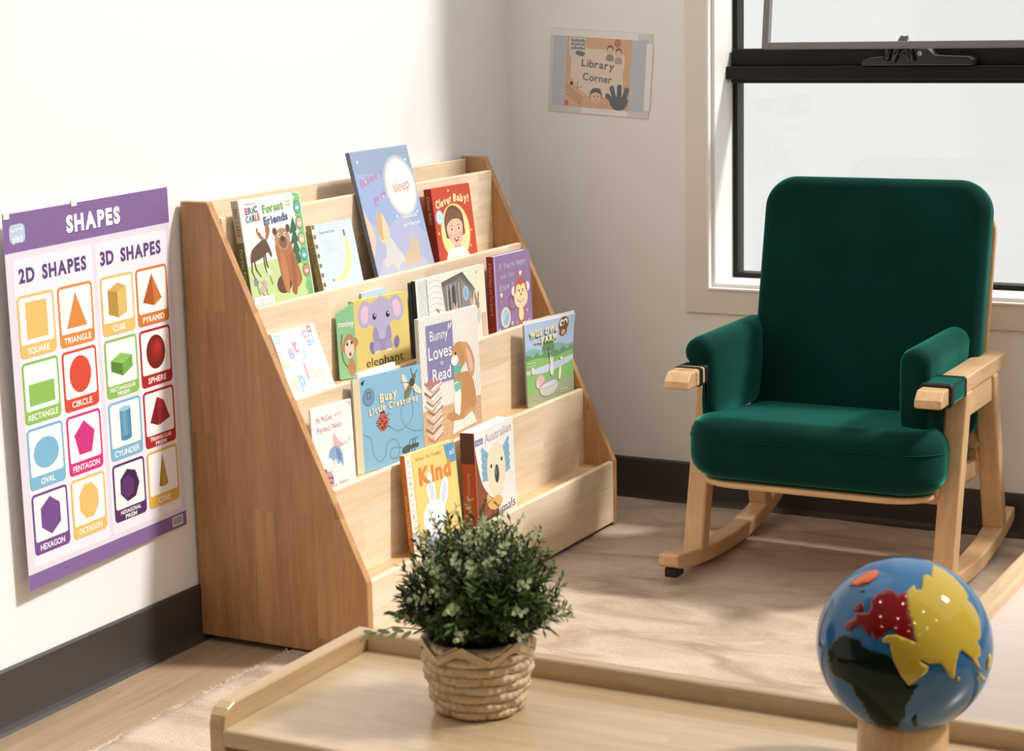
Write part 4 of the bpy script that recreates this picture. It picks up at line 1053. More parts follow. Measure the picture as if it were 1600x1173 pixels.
a = art(); a.z = LZ[0]; c = (240, 238, 240); a.text('Bunny', 7.4, 24.6, 2.2, c, w=6.8); a.text('Loves', 7.6, 20.8, 2.9, c, w=9.0, bold=0.008); a.text('to', 8.0, 18.4, 1.1, c, w=1.2); a.text('Read', 7.8, 15.9, 2.7, c, w=7.0, bold=0.008); a.ell(11.2, 25.9, 0.2, 0.8, c, -14); a.ell(12.0, 26.0, 0.2, 0.8, c, -30); cm(cv, a, 'title')

# --- floppy farm paperback
y0, w_, h_, xb, al, ps, zf, t_ = BOOKS['owl']
U = Vector((-sin(ps), cos(ps), 0)); n_ = Vector((cos(ps), sin(ps), 0)); V = -n_ * sin(al) + Vector((0, 0, cos(al)))
Nn = U.cross(V)
Mo = Matrix(((U.x, V.x, Nn.x, xb), (U.y, V.y, Nn.y, y0), (U.z, V.z, Nn.z, zf + 0.001), (0, 0, 0, 1)))
r = empty('paperback', mat=Mo, label='floppy curled paperback with an owl over a green farm, at the right end', cat='book', group=G3)
OW, OH = w_ * 100, h_ * 100
def bend(p):
    u, v = p[0] / OW, p[1] / OH
    return (p[0] + 1.2 * u * max(0, v - 0.35) ** 1.5, p[1] - 1.0 * (1 - u) * u * v * 0.6, p[2] + 0.6 * (u * u - u) * v * 0.8 + 2.3 * max(0.0, v - 0.35) ** 2 * u)
def bent(bm):
    for v in bm.verts: v.co = Vector(bend(v.co))
    bm.transform(Matrix.Scale(0.01, 4))
def leafgrid(bm, z, w=None, h=None):
    w = w or OW; h = h or OH
    gg = [[bm.verts.new((w * i / 14, h * j / 14, z)) for j in range(15)] for i in range(15)]
    for i in range(14):
        for j in range(14): bm.faces.new([gg[i][j], gg[i + 1][j], gg[i + 1][j + 1], gg[i][j + 1]])
bm = B(); leafgrid(bm, 0.0); leafgrid(bm, -0.36); bent(bm); cv = obj('cover', bm, ink((196, 214, 236)), r, smooth=True)
sm = cv.modifiers.new('thick', 'SOLIDIFY'); sm.thickness = 0.0004; sm.offset = -1
bm = B()
for k in range(5): leafgrid(bm, -0.06 - 0.055 * k, OW - 0.2, OH - 0.15 + (0.9 if k == 3 else 0.0))
bent(bm); pg = obj('pages', bm, PAGE, r, smooth=True)
a = art(); a.z = LZ[0]; a.step = 0.0015
def strips(y0f, y1f, c):
    N_ = 20
    for k in range(N_):
        xa_, xb_ = OW * k / N_ + (0.05 if k == 0 else 0), OW * (k + 1) / N_ - (0.05 if k == N_ - 1 else 0)
        ya0, ya1, yb0, yb1 = y0f(xa_), y1f(xa_), y0f(xb_), y1f(xb_)
        m_ = max(1, int(max(ya1 - ya0, yb1 - yb0) / 1.0))
        for q in range(m_):
            f0, f1 = q / m_, (q + 1) / m_
            a.poly([(xa_, ya0 + (ya1 - ya0) * f0), (xb_, yb0 + (yb1 - yb0) * f0), (xb_, yb0 + (yb1 - yb0) * f1), (xa_, ya0 + (ya1 - ya0) * f1)], c); a.z -= a.step
    a.z += a.step * 2
strips(lambda x: 10.5, lambda x: OH - 0.06, (176, 198, 230)); strips(lambda x: 9.4, lambda x: 13.4 + 0.5 * sin(x * 0.6), (128, 178, 168)); strips(lambda x: 9.4, lambda x: 12.2 + 0.5 * sin(x * 1.7) + 0.25 * sin(x * 4), (96, 150, 96))
strips(lambda x: 0.06, lambda x: 11.0 + 0.3 * sin(x * 0.4), (130, 190, 96)); strips(lambda x: 7.4 + 0.2 * (x - 8) ** 2 * 0.05, lambda x: 8.6 + 0.07 * x, (196, 212, 232)); strips(lambda x: 0.06, lambda x: max(0.1, 2.8 + 0.12 * x), (160, 172, 130))
a.step = 0.006; a.z += 0.01; a.ell(9.6, 14.2, 1.9, 1.7, (84, 140, 84)); a.ell(8.2, 13.4, 1.2, 1.1, (84, 140, 84)); a.ell(11.0, 13.4, 1.2, 1.1, (84, 140, 84)); a.line([(9.6, 13.2), (9.7, 10.8)], 0.5, (96, 92, 66))
a.ell(15.7, 18.1, 2.0, 1.9, (124, 78, 46)); a.ell(14.9, 18.5, 0.8, 0.85, (240, 232, 214)); a.ell(16.4, 18.6, 0.8, 0.85, (240, 232, 214)); a.ell(15.0, 18.5, 0.3, 0.35, (30, 24, 20)); a.ell(16.3, 18.6, 0.3, 0.35, (30, 24, 20)); a.poly([(15.4, 18.2), (15.9, 18.2), (15.6, 17.5)], (222, 150, 60)); a.ell(15.6, 16.3, 1.5, 1.0, (110, 68, 40)); a.ell(15.6, 16.2, 0.9, 0.7, (206, 160, 120))
a.ell(5.6, 5.4, 1.9, 1.7, (232, 176, 178)); a.ell(4.4, 5.0, 0.7, 0.9, (240, 196, 196)); a.ell(9.0, 3.6, 3.9, 2.0, (206, 206, 200), 6); a.ell(9.1, 4.6, 3.7, 0.9, (150, 156, 150), 6); a.ell(9.1, 4.4, 3.3, 0.6, (214, 222, 226), 6)
a.ell(10.6, 7.8, 0.8, 1.6, (238, 236, 226)); a.ell(10.4, 10.0, 0.35, 1.2, (238, 236, 226), 6); a.ell(11.0, 9.8, 0.3, 1.1, (238, 236, 226), -10); a.ell(14.0, 6.4, 0.6, 1.7, (240, 238, 228), -14); a.ell(2.6, 8.6, 0.7, 0.9, (232, 222, 200)); a.ell(14.8, 9.9, 0.5, 0.4, (240, 240, 236))
for k in range(12): a.ell(0.8 + 0.55 * (k % 6), 9.8 + 0.7 * (k // 6), 0.12, 0.12, (240, 240, 236)); a.ell(14 + 0.5 * (k % 6), 1.6 + 0.6 * (k // 6), 0.14, 0.14, (230, 232, 224))
LZ[0] = a.z + 0.02
bent(a.bm); a.build('illustration', cv)
a = art(); a.z = LZ[0]; c = (240, 230, 170)
for dx, dy, cc in ((0.1, -0.1, (96, 110, 130)), (0, 0, c)):
    a.letters('WISE OWL', 7.4 + dx, 17.6 + dy, 1.7, cc, 11.4, 3, 0.05, None, 0.03); a.z += 0.003; a.letters('FARM', 9.6 + dx, 15.6 + dy, 1.5, cc, 6.6, 3, 0.05, None, 0.03); a.text('on the', 5.0 + dx, 15.4 + dy, 0.8, cc, w=2.4, bold=0.03); a.z += 0.003
a.text('Written by the farm readers', 12.4, 1.0, 0.45, (240, 240, 236), w=8.0) if False else None
bent(a.bm); a.build('title', cv)

# --- bottom tier: kind book
r, cv, so, w, h, t = book('kind', 'picture_book', 'yellow book with big orange lettering and a white rabbit on the bottom tier', G4, (234, 204, 110), (206, 104, 22))
a = art(); a.rect(0.25, 0.05, w - 0.05, h - 0.05, BASEC['kind'], 0.45)
a.rect(0.1, 0.1, 2.3, h - 0.1, (232, 222, 200))
for k in range(9): a.rect(0.3, h - 2.3 - k * 2.35, 2.1, h - 0.5 - k * 2.35, (240, 234, 224), 0.2); a.ell(1.2, h - 1.4 - k * 2.35, 0.45, 0.5, [(226, 196, 150), (206, 206, 220), (222, 170, 150)][k % 3]); a.line([(0.2, h - 2.4 - k * 2.35), (2.2, h - 2.4 - k * 2.35)], 0.1, (186, 176, 160))
a.dash([(2.6, 0.3), (2.6, h - 0.3)], 0.12, (206, 160, 90), 0.3)
wh, sh_ = (240, 240, 240), (206, 212, 226)
a.ell(8.2, 12.4, 1.5, 3.8, wh, 2); a.ell(8.3, 12.2, 0.8, 2.8, sh_, 2); a.ell(12.6, 11.0, 1.5, 3.4, wh, -22); a.ell(12.6, 11.0, 0.8, 2.4, sh_, -22)
a.poly(blob([(4.6, 5.0), (4.8, 8.2), (7.4, 10.2), (10.8, 9.8), (12.6, 7.4), (12.2, 4.4), (9.6, 2.6), (6.4, 2.8)]), wh); a.ell(6.6, 6.4, 0.28, 0.4, (60, 56, 60)); a.ell(9.8, 6.4, 0.28, 0.4, (60, 56, 60)); a.ell(8.1, 5.2, 0.55, 0.4, (226, 170, 170)); a.line(curve([(7.0, 4.4), (8.2, 3.9), (9.6, 4.4)], 4), 0.14, (190, 180, 180)); a.poly(blob([(5.2, 0.2), (6.0, 2.8), (10.4, 2.8), (11.4, 0.2)]), (186, 206, 226))
a.poly([(14.2, 20.9), (18.1, 20.9), (18.1, 16.8)] + curve([(18.1, 16.8), (15.4, 17.2), (14.2, 20.9)], 5), (78, 150, 200)); a.text('sl', 16.8, 19.0, 1.2, (232, 238, 244), w=1.6)
cm(cv, a, 'illustration')
a = art(); a.z = LZ[0]; a.letters("When I'm Feeling", 8.4, 19.8, 0.8, (206, 170, 90), 9.6, 0, 0.0); cm(cv, a, 'title'); a = art(); a.z = LZ[0]; a.letters('Kind', 10.2, 16.0, 3.9, (222, 130, 60), 12.0, 0, 0.045); cm(cv, a, 'title')
spine_text(so, 'When I Feel Kind', t, h, 0.4, (236, 196, 130), 9.0, 0.7)

# --- animals book
r, cv, so, w, h, t = book('animals', 'board_book', 'white koala book with thick brown and orange spine, beside the yellow rabbit book', G4, (238, 236, 232), (196, 74, 24))
a = art(); a.rect(0.25, 0.05, w - 0.05, h - 0.05, BASEC['animals'], 0.45)
a.poly([(0.2, 17.8)] + curve([(0.2, 17.8), (2.6, 10.0), (6.4, 6.0), (9.0, 4.4), (11.0, 0.2)], 5) + [(0.2, 0.2)], (140, 72, 42))
for s_ in (-1, 1):
    cx = 10.0 + s_ * 5.2
    a.poly([(cx - s_ * 1.4, 9.4), (cx - s_ * 2.0, 15.4)] + [(cx + s_ * (1.4 + 0.6 * (k % 2)), 17.6 - k * 0.85) for k in range(10)], (126, 178, 206))
    for k in range(4): a.line([(cx - s_ * 1.4, 10.6 + k * 1.4), (cx + s_ * 1.4, 11.6 + k * 1.4)], 0.14, (84, 136, 172))
a.poly(blob([(5.6, 10.0), (6.2, 15.0), (10.0, 17.2), (13.8, 15.2), (14.6, 10.2), (13.0, 6.2), (10.0, 4.8), (7.2, 6.2)]), (236, 226, 188)); a.ell(10.2, 10.2, 1.1, 2.1, (62, 60, 64)); a.ell(9.9, 10.8, 0.4, 1.0, (110, 108, 112)); a.ell(7.6, 12.4, 0.4, 0.5, (30, 28, 30)); a.ell(12.9, 13.0, 0.4, 0.5, (30, 28, 30))
a.poly(blob([(4.6, 5.2), (5.4, 6.6), (7.6, 5.0), (9.6, 5.4), (12.0, 4.6), (12.0, 3.0), (8.4, 2.4), (5.8, 3.4)]), (226, 176, 92))
a.rect(0.3, 18.2, 4.2, 19.6, (140, 130, 176)); a.text('flaps', 2.2, 18.9, 0.6, (206, 200, 222), w=2.6)
cm(cv, a, 'illustration')
a = art(); a.z = LZ[0]; a.text('Australian', 11.6, 19.2, 2.0, (176, 150, 150), w=13.4, rot=2); cm(cv, a, 'title'); a = art(); a.z = LZ[0]; a.text('Animals', 12.4, 1.9, 2.2, (84, 54, 40), w=12.6, rot=3); cm(cv, a, 'title')
bm = B(); box(bm, -0.0008, 0.0, h * 0.0068, h * 0.01 - 0.001, -t * 0.01 + 0.0003, -0.0005); obj('spine_panel', bm, ink((84, 46, 34)), so, label='dark brown upper part of the spine')
spine_text(so, 'Australian Animals', t, h, 0.36, (226, 170, 120), 9.6, 0.8)
from mathutils.geometry import delaunay_2d_cdt

# ------------------------------------------------------------------ shapes poster on the left wall
PW, PH = 49.4, 68.9
pO = Vector((0.0225, -1.9335, 0.2385)); pR = Vector((0.004, -1.444, 0.2425))
U = (pR - pO).normalized(); V = Vector((0, 0, 1)); V = (V - U * V.dot(U)).normalized(); Nn = U.cross(V)
MP = Matrix(((U.x, V.x, Nn.x, pO.x), (U.y, V.y, Nn.y, pO.y), (U.z, V.z, Nn.z, pO.z), (0, 0, 0, 1)))
po = empty('shapes_poster', mat=MP, label='large purple and white paper poster of coloured shapes on the left wall', cat='poster')
bm = B(); box(bm, 0, PW * 0.01, 0, PH * 0.01, -0.0006, 0.0); sheet = obj('sheet', bm, ink((222, 212, 226)), po)
PUR = (122, 88, 150)
a = art()
a.rect(0, PH - 7.0, PW, PH, PUR); a.rect(0, 0, PW, 2.9, PUR)
for x0, x1 in ((1.9, 24.4), (25.4, 48.0)): a.rect(x0, 3.9, x1, PH - 8.2, (234, 228, 238), 0.8)
a.z += 0.003
a.rect(1.6, PH - 5.4, 5.8, PH - 2.0, (176, 200, 222), 0.9)
for k in range(24): x = 44.9 + 0.12 * k; 
a.rect(44.6, 0.5, 48.2, 2.5, (232, 228, 232))
for k in range(15): a.rect(44.9 + 0.21 * k, 0.75, 44.9 + 0.21 * k + (0.1 if k % 3 else 0.15), 2.3, (50, 44, 54)); a.z -= a.step
cm(sheet, a, 'printed_panels')
a = art(); a.z = LZ[0]
for dx, dy, c in ((0.18, -0.18, (84, 56, 112)), (0, 0, (240, 236, 240))): a.letters('SHAPES', 25.6 + dx, PH - 3.7 + dy, 3.3, c, 16.6, 0, 0.055); a.z += 0.003
cm(sheet, a, 'heading')
for s_, cx in (('2D SHAPES', 12.9), ('3D SHAPES', 36.4)):
    a = art(); a.z = LZ[0]
    for dx, dy, c in ((0.16, -0.16, (250, 248, 250)), (0, 0, (88, 56, 118))): a.letters(s_, cx + dx, PH - 11.4 + dy, 2.7, c, 19.6, 0, 0.045); a.z += 0.003
    cm(sheet, a, 'heading')
a = art(); a.z = LZ[0]; a.letters('play', 3.7, PH - 4.5, 1.2, (240, 244, 250), 3.0, 6, 0.05); a.letters('active', 3.6, PH - 2.9, 0.8, (240, 244, 250), 3.2, 6, 0.03)
cm(sheet, a, 'emblem')
YEL, ORA, GRN, RED, BLU, PNK, VIO = (226, 184, 92), (222, 128, 48), (130, 186, 72), (220, 62, 40), (110, 176, 212), (214, 34, 124), (106, 62, 138)
DRED, DV, GOLD, DORA = (178, 26, 30), (74, 34, 92), (226, 172, 60), (214, 112, 36)
def regular(cx, cy, r, n, rot=90, ry=None):
    return [(cx + r * cos(radians(rot + 360 * k / n)), cy + (ry or r) * sin(radians(rot + 360 * k / n))) for k in range(n)]
def sq2(a, x, y): a.rect(x - 3.0, y - 3.4, x + 3.0, y + 3.4, YEL)
def tri(a, x, y): a.poly([(x - 3.0, y - 3.3), (x + 3.0, y - 3.3), (x, y + 3.3)], ORA)
def rec(a, x, y): a.rect(x - 3.6, y - 3.4, x + 3.6, y + 0.6, GRN)
def cir(a, x, y): a.ell(x, y, 3.2, 3.5, RED, 0, 36)
def ova(a, x, y): a.ell(x, y - 0.3, 3.6, 2.9, BLU, 0, 36)
def pen(a, x, y): a.poly(regular(x, y - 0.2, 3.2, 5, 90, 3.5), PNK)
def hexa(a, x, y): a.poly(regular(x, y, 3.2, 6, 90, 3.6), VIO)
def octa(a, x, y): a.poly(regular(x, y, 3.1, 8, 22.5, 3.6), YEL)
def cube(a, x, y):
    a.poly([(x - 3.0, y + 2.0), (x, y + 1.4), (x, y - 3.6), (x - 3.0, y - 2.6)], (176, 136, 50)); a.poly([(x, y + 1.4), (x + 2.8, y + 2.2), (x + 2.8, y - 2.8), (x, y - 3.6)], (220, 182, 92)); a.poly([(x - 3.0, y + 2.0), (x, y + 1.4), (x + 2.8, y + 2.2), (x + 0.2, y + 3.2)], (206, 166, 76))
def pyr(a, x, y): a.poly([(x, y + 3.4), (x - 3.2, y - 2.0), (x + 0.4, y - 3.0)], (176, 76, 20)); a.poly([(x, y + 3.4), (x + 0.4, y - 3.0), (x + 3.0, y - 1.8)], (206, 110, 40))
def rpr(a, x, y): a.poly([(x - 3.4, y + 0.6), (x + 0.2, y - 0.4), (x + 0.2, y - 2.8), (x - 3.4, y - 1.4)], (70, 130, 34)); a.poly([(x + 0.2, y - 0.4), (x + 3.4, y + 0.8), (x + 3.4, y - 1.4), (x + 0.2, y - 2.8)], (104, 168, 60)); a.poly([(x - 3.4, y + 0.6), (x + 0.2, y - 0.4), (x + 3.4, y + 0.8), (x - 0.2, y + 1.8)], (128, 190, 80))
def sph(a, x, y):
    for k in range(8): a.ell(x + 0.12 * k, y + 0.14 * k, 3.1 - 0.38 * k, 3.4 - 0.42 * k, (110 + 11 * k, 14 + 3 * k, 10 + 3 * k))
def cyl(a, x, y):
    for k in range(6): a.rect(x - 1.7 + 0.57 * k, y - 2.8, x - 1.7 + 0.57 * (k + 1) + 0.02, y + 3.0, (60 + 12 * (3 - abs(k - 2)), 130 + 10 * (3 - abs(k - 2)), 170 + 8 * (3 - abs(k - 2))))
    a.ell(x, y - 2.8, 1.7, 0.5, (60, 130, 168)); a.ell(x, y + 3.0, 1.7, 0.5, (140, 196, 222))
def tpr(a, x, y): a.poly([(x - 0.6, y + 3.2), (x - 3.2, y - 1.6), (x - 0.6, y - 2.6), (x + 0.4, y + 0.4)], (120, 14, 24)); a.poly([(x - 0.6, y + 3.2), (x + 1.6, y + 2.2), (x + 3.4, y - 1.6), (x - 0.4, y - 2.6)], (164, 26, 40))
def hpr(a, x, y): a.poly(regular(x, y, 3.2, 7, 100, 3.3), (60, 22, 74)); a.poly(regular(x - 0.5, y - 0.3, 2.2, 6, 80, 2.3), (84, 40, 102))
def con(a, x, y):
    for k in range(6): a.poly([(x, y + 3.8), (x - 1.5 + 0.5 * k, y - 2.6 - 0.35 * sin(pi * k / 6)), (x - 1.5 + 0.5 * (k + 1), y - 2.6 - 0.35 * sin(pi * (k + 1) / 6))], (150 + 16 * (3 - abs(k - 3)), 110 + 16 * (3 - abs(k - 3)), 34 + 8 * (3 - abs(k - 3)))); a.z -= a.step
    a.z += a.step
CARDS = [[(YEL, 'SQUARE', sq2), (ORA, 'TRIANGLE', tri), (YEL, 'CUBE', cube), (DORA, 'PYRAMID', pyr)],
         [(GRN, 'RECTANGLE', rec), (RED, 'CIRCLE', cir), (GRN, 'RECTANGULAR/PRISM', rpr), (DRED, 'SPHERE', sph)],
         [(BLU, 'OVAL', ova), (PNK, 'PENTAGON', pen), (BLU, 'CYLINDER', cyl), (DRED, 'TRIANGULAR/PRISM', tpr)],
         [(VIO, 'HEXAGON', hexa), (YEL, 'OCTAGON', octa), (DV, 'HEXAGONAL/PRISM', hpr), (GOLD, 'CONE', con)]]
CX = (7.3, 18.6, 31.3, 42.4)
for i, rowc in enumerate(CARDS):
    for j, (c, s_, fn) in enumerate(rowc):
        cx, ct = CX[j], PH - 14.9 - i * 12.2
        a = art(); a.z = LZ[0]
        a.rect(cx - 5.1, ct - 11.4, cx + 5.1, ct, c, 0.9)
        a.rect(cx - 4.6, ct - 9.0, cx + 4.6, ct - 0.5, (242, 240, 240), 0.5)
        fn(a, cx, ct - 4.75)
        ls_ = s_.split('/')
        for k, q in enumerate(ls_):
            a.text(q, cx, ct - (10.2 if len(ls_) == 1 else 9.75 + 1.05 * k), 1.15 if len(ls_) == 1 else 0.8, (246, 240, 236), w=min(8.4, len(q) * (1.0 if len(ls_) == 1 else 0.72)), bold=0.02)
        a.build('shape_card', sheet, Matrix.Scale(0.01, 4))
for x_, y_ in ((1.0, PH - 0.2), (20.0, PH + 0.1)):
    bm = B(); box(bm, (x_ - 0.8) * 0.01, (x_ + 0.8) * 0.01, (y_ - 0.7) * 0.01, (y_ + 0.4) * 0.01, -0.002, 0.0012); obj('adhesive_tab', bm, ink((226, 222, 220)), po)

# ------------------------------------------------------------------ laminated sign on the back wall
SWd, SHt = 28.2, 21.0
U = Vector((0.9966, 0, -0.0800)).normalized(); U = Vector((0.280, 0, -0.0195)).normalized()
V = Vector((0.0, 0, 1)); V = (V - U * V.dot(U)).normalized(); Nn = U.cross(V)
sO = Vector((0.1155, -0.0025, 0.9975))
MS = Matrix(((U.x, V.x, Nn.x, sO.x), (U.y, V.y, Nn.y, sO.y), (U.z, V.z, Nn.z, sO.z), (0, 0, 0, 1)))
sg = empty('wall_sign', mat=MS, label='small laminated paper sign reading Library Corner taped on the back wall', cat='sign')
lam, N_, L_, b_ = new_mat('clear_laminate')
b_.inputs['Base Color'].default_value = (0.82, 0.82, 0.82, 1); b_.inputs['Roughness'].default_value = 0.18
bm = B(); prism(bm, [(x * 0.01, y * 0.01) for x, y in rrect(0, SWd, 0, SHt, 0.4, 4)], 'Z', -0.002, -0.0002)
sh = obj('sheet', bm, flat('laminate_film', (214, 210, 204), 0.2, 0.5), sg)
a = art()
a.rect(0.9, 1.6, 27.3, 19.4, (184, 192, 204)); a.rect(4.7, 1.6, 22.7, 19.4, (216, 170, 128)); a.poly(blob([(6.2, 5.2), (6.0, 10), (6.8, 15.6), (13, 16.4), (20.4, 15.6), (20.6, 10), (20.4, 5.0), (13, 4.6)], 5), (226, 208, 190))
a.poly([(4.7, 1.6), (11.0, 1.6), (11.6, 4.4), (8.2, 6.2), (6.4, 8.8), (4.7, 9.4)], (222, 176, 140)); 
for k in range(4): a.line(curve([(4.9, 7.6 - k * 0.9), (7.4, 5.2 - k * 0.6), (9.6, 4.2 - k * 0.7)], 4), 0.16, (150, 116, 90))
a.line([(8.0, 6.4), (8.2, 8.0)], 0.18, (130, 130, 100)); a.line([(8.0, 6.2), (9.4, 6.8)], 0.18, (130, 130, 100)); a.ell(6.4, 7.4, 0.45, 0.5, (96, 60, 48)); a.ell(5.2, 2.4, 0.6, 0.7, (196, 110, 110))
a.rect(5.4, 14.2, 10.0, 19.0, (206, 206, 200))
for k in range(3):
    for m_ in range(8): a.rect(5.9 + 0.5 * m_, 16.0 + k * 0.95, 6.25 + 0.5 * m_, 16.0 + k * 0.95 + (0.55 + 0.12 * ((m_ + k) % 3)), [(96, 92, 90), (130, 124, 120), (110, 104, 104)][m_ % 3]); a.z -= a.step
a.z += a.step * 2; a.poly(blob([(7.2, 14.9), (7.6, 15.7), (9.6, 15.4), (9.6, 14.6), (8.6, 14.4)]), (110, 108, 110))
for x, y, c in ((16.8, 15.6, (150, 140, 134)), (19.2, 15.0, (176, 160, 150))):
    a.ell(x, y + 0.9, 0.9, 1.1, (110, 90, 86)); a.ell(x, y + 0.6, 0.75, 0.85, (226, 190, 166)); a.poly(blob([(x - 0.9, y - 1.8), (x - 0.7, y - 0.4), (x + 0.8, y - 0.4), (x + 1.0, y - 1.8)]), c)
a.ell(18.8, 18.2, 0.9, 1.1, (184, 120, 84))
a.ell(13.4, 4.9, 1.75, 1.8, (110, 92, 90)); a.ell(13.4, 4.4, 1.5, 1.5, (230, 190, 160)); a.poly(blob([(12.0, 5.2), (12.4, 6.4), (13.4, 6.7), (14.6, 6.4), (14.9, 5.2), (13.4, 5.6)]), (110, 92, 90)); a.ell(12.9, 4.5, 0.14, 0.2, (50, 40, 36)); a.ell(14.0, 4.5, 0.14, 0.2, (50, 40, 36)); a.line([(13.1, 3.6), (13.8, 3.6)], 0.14, (180, 110, 96)); a.poly(blob([(12.4, 1.7), (12.9, 2.8), (14.2, 3.0), (14.6, 1.7)]), (222, 170, 140))
hc = (92, 100, 112)
a.poly(blob([(18.6, 1.7), (17.2, 3.6), (17.6, 4.6), (20.2, 5.0), (22.2, 4.6), (22.2, 3.2), (21.0, 1.7)]), hc)
for x0, y0, x1, y1 in ((18.0, 3.8, 16.7, 4.9), (18.6, 4.4, 17.8, 6.9), (19.9, 4.6, 19.9, 7.3), (21.3, 4.4, 21.9, 6.7)): a.line([(x0, y0), (x1, y1)], 1.25, hc); a.ell(x1, y1, 0.66, 0.7, hc)
cm(sh, a, 'printed_picture')
a = art(); a.z = LZ[0]; a.letters('Library', 13.6, 12.6, 1.9, (112, 100, 98), 9.4, -3, 0.015); a.letters('Corner', 13.6, 9.2, 1.9, (112, 100, 98), 8.4, -3, 0.012); cm(sh, a, 'lettering')
for (x0, x1, y0, y1) in ((-0.2, 24.5, 19.2, 20.9), (9.5, 22.5, 0.1, 1.5), (26.8, 28.5, 2.0, 18.5)):
    bm = B(); box(bm, x0 * 0.01, x1 * 0.01, y0 * 0.01, y1 * 0.01, -0.0005, 0.0004); obj('tape_strip', bm, flat('clear_tape', (232, 229, 224), 0.22, 0.5), sg)

# ------------------------------------------------------------------ potted plant
PC = Vector((1.391, -2.70, TZ + 0.0005))
pl = empty('potted_plant', PC, 'bushy dark green plant in a woven pale basket pot on the low shelf', 'plant')
bpy.context.view_layer.update()
M_bask, N_, L_, b_ = new_mat('woven_husk')
tc = N_.new('ShaderNodeTexCoord'); mp = N_.new('ShaderNodeMapping'); mp.inputs['Scale'].default_value = (40, 40, 160)
L_.new(tc.outputs['Object'], mp.inputs[0])
nz = N_.new('ShaderNodeTexNoise'); nz.inputs['Scale'].default_value = 1.0; nz.inputs['Detail'].default_value = 4.0
L_.new(mp.outputs[0], nz.inputs['Vector'])
mx = N_.new('ShaderNodeMix'); mx.data_type = 'RGBA'; mx.inputs['A'].default_value = (0.56, 0.38, 0.20, 1); mx.inputs['B'].default_value = (0.82, 0.65, 0.43, 1)
L_.new(nz.outputs['Fac'], mx.inputs['Factor']); L_.new(mx.outputs['Result'], b_.inputs['Base Color']); b_.inputs['Roughness'].default_value = 0.6
HP = 0.088
def pot_r(z): 
    f = z / HP
    return 0.0440 + 0.0140 * min(1, f * 1.5) ** 0.6 + 0.002 * f
bm = B()
NA, NZ, ROWS, SEG = 420, 136, 8, 7
rs = []
for j in range(NZ + 1):
    z = HP * j / NZ; rf = z / HP * ROWS; row = min(int(rf), ROWS - 1); vz = rf - row
    ring = []
    for k in range(NA):
        th = 2 * pi * k / NA
        s_ = (th / (2 * pi) * SEG + 0.5 * (row % 2) + 0.13 * sin(row * 5.1)) % 1.0
        wob = 0.06 * sin(th * 5 + row * 2.0)
        vv = min(1, max(0, vz + wob * sin(pi * vz)))
        bul = (sin(pi * vv) ** 0.55) * (0.0 + 1.0 * sin(pi * s_) ** 0.5)
        rr = pot_r(z) + 0.0066 * bul + 0.0007 * sin(th * 37 + row * 3)
        ring.append((rr * cos(th), rr * sin(th), z))
    rs.append(ring)
rs.append([(0.0565 * cos(2 * pi * k / NA), 0.0565 * sin(2 * pi * k / NA), HP) for k in range(NA)])
rs.append([(0.055 * cos(2 * pi * k / NA), 0.055 * sin(2 * pi * k / NA), HP - 0.012) for k in range(NA)])
rings(bm, rs)
bk_ = obj('basket_pot', bm, M_bask, pl, smooth=True)
bm = B()
for ph in (0, 1):
    nz_ = 13; P = []
    for k in range(nz_ * 6 + 1):
        th = 2 * pi * k / (nz_ * 6) + ph * pi / 13 * 0.5
        tz = abs(((k / 6.0) % 2) - 1)
        P.append((th, HP - 0.016 + 0.017 * tz))
    for q in range(len(P) - 1):
        (t0, z0), (t1, z1) = P[q], P[q + 1]
        r0, r1 = 0.0632 + 0.0015 * ph, 0.0632 + 0.0015 * ph
        vs = [(r0 * cos(t0), r0 * sin(t0), z0 - 0.0042), (r1 * cos(t1), r1 * sin(t1), z1 - 0.0042), ((r1 + 0.0012) * cos(t1), (r1 + 0.0012) * sin(t1), z1 + 0.0036), ((r0 + 0.0012) * cos(t0), (r0 + 0.0012) * sin(t0), z0 + 0.0036)]
        bm.faces.new([bm.verts.new(v) for v in vs])
zz = obj('zigzag_rim', bm, M_bask, bk_); sm = zz.modifiers.new('thick', 'SOLIDIFY'); sm.thickness = 0.0015
bm = B(); lathe(bm, [(0.0550, HP - 0.010), (0.0550, HP - 0.006)], 0, 0, 40); obj('soil', bm, flat('dark_moss', (36, 40, 26), 0.9), pl)
def leaf(bm, p, d, nrm, L, w, mi=0):
    d = d.normalized(); s_ = d.cross(nrm).normalized(); u_ = s_.cross(d).normalized()
    a_ = bm.verts.new(p); b2 = bm.verts.new(p + d * L * 0.5 + s_ * w / 2 + u_ * w * 0.14); c_ = bm.verts.new(p + d * L + u_ * L * 0.05); e_ = bm.verts.new(p + d * L * 0.5 - s_ * w / 2 + u_ * w * 0.14); m_ = bm.verts.new(p + d * L * 0.5)
    for q in ((a_, m_, b2), (m_, c_, b2), (a_, e_, m_), (m_, e_, c_)):
        bm.faces.new(q).material_index = mi
def oval(bm, p, d, nrm, L, w, mi=0):
    d = d.normalized(); s_ = d.cross(nrm).normalized(); u_ = s_.cross(d).normalized()
    vs = [bm.verts.new(p + d * L * (0.5 - 0.5 * cos(2 * pi * k / 8)) + s_ * w * 0.5 * sin(2 * pi * k / 8) + u_ * w * 0.18 * abs(sin(2 * pi * k / 8))) for k in range(8)]
    c_ = bm.verts.new(p + d * L * 0.55)
    for k in range(8): bm.faces.new((c_, vs[k], vs[(k + 1) % 8])).material_index = mi
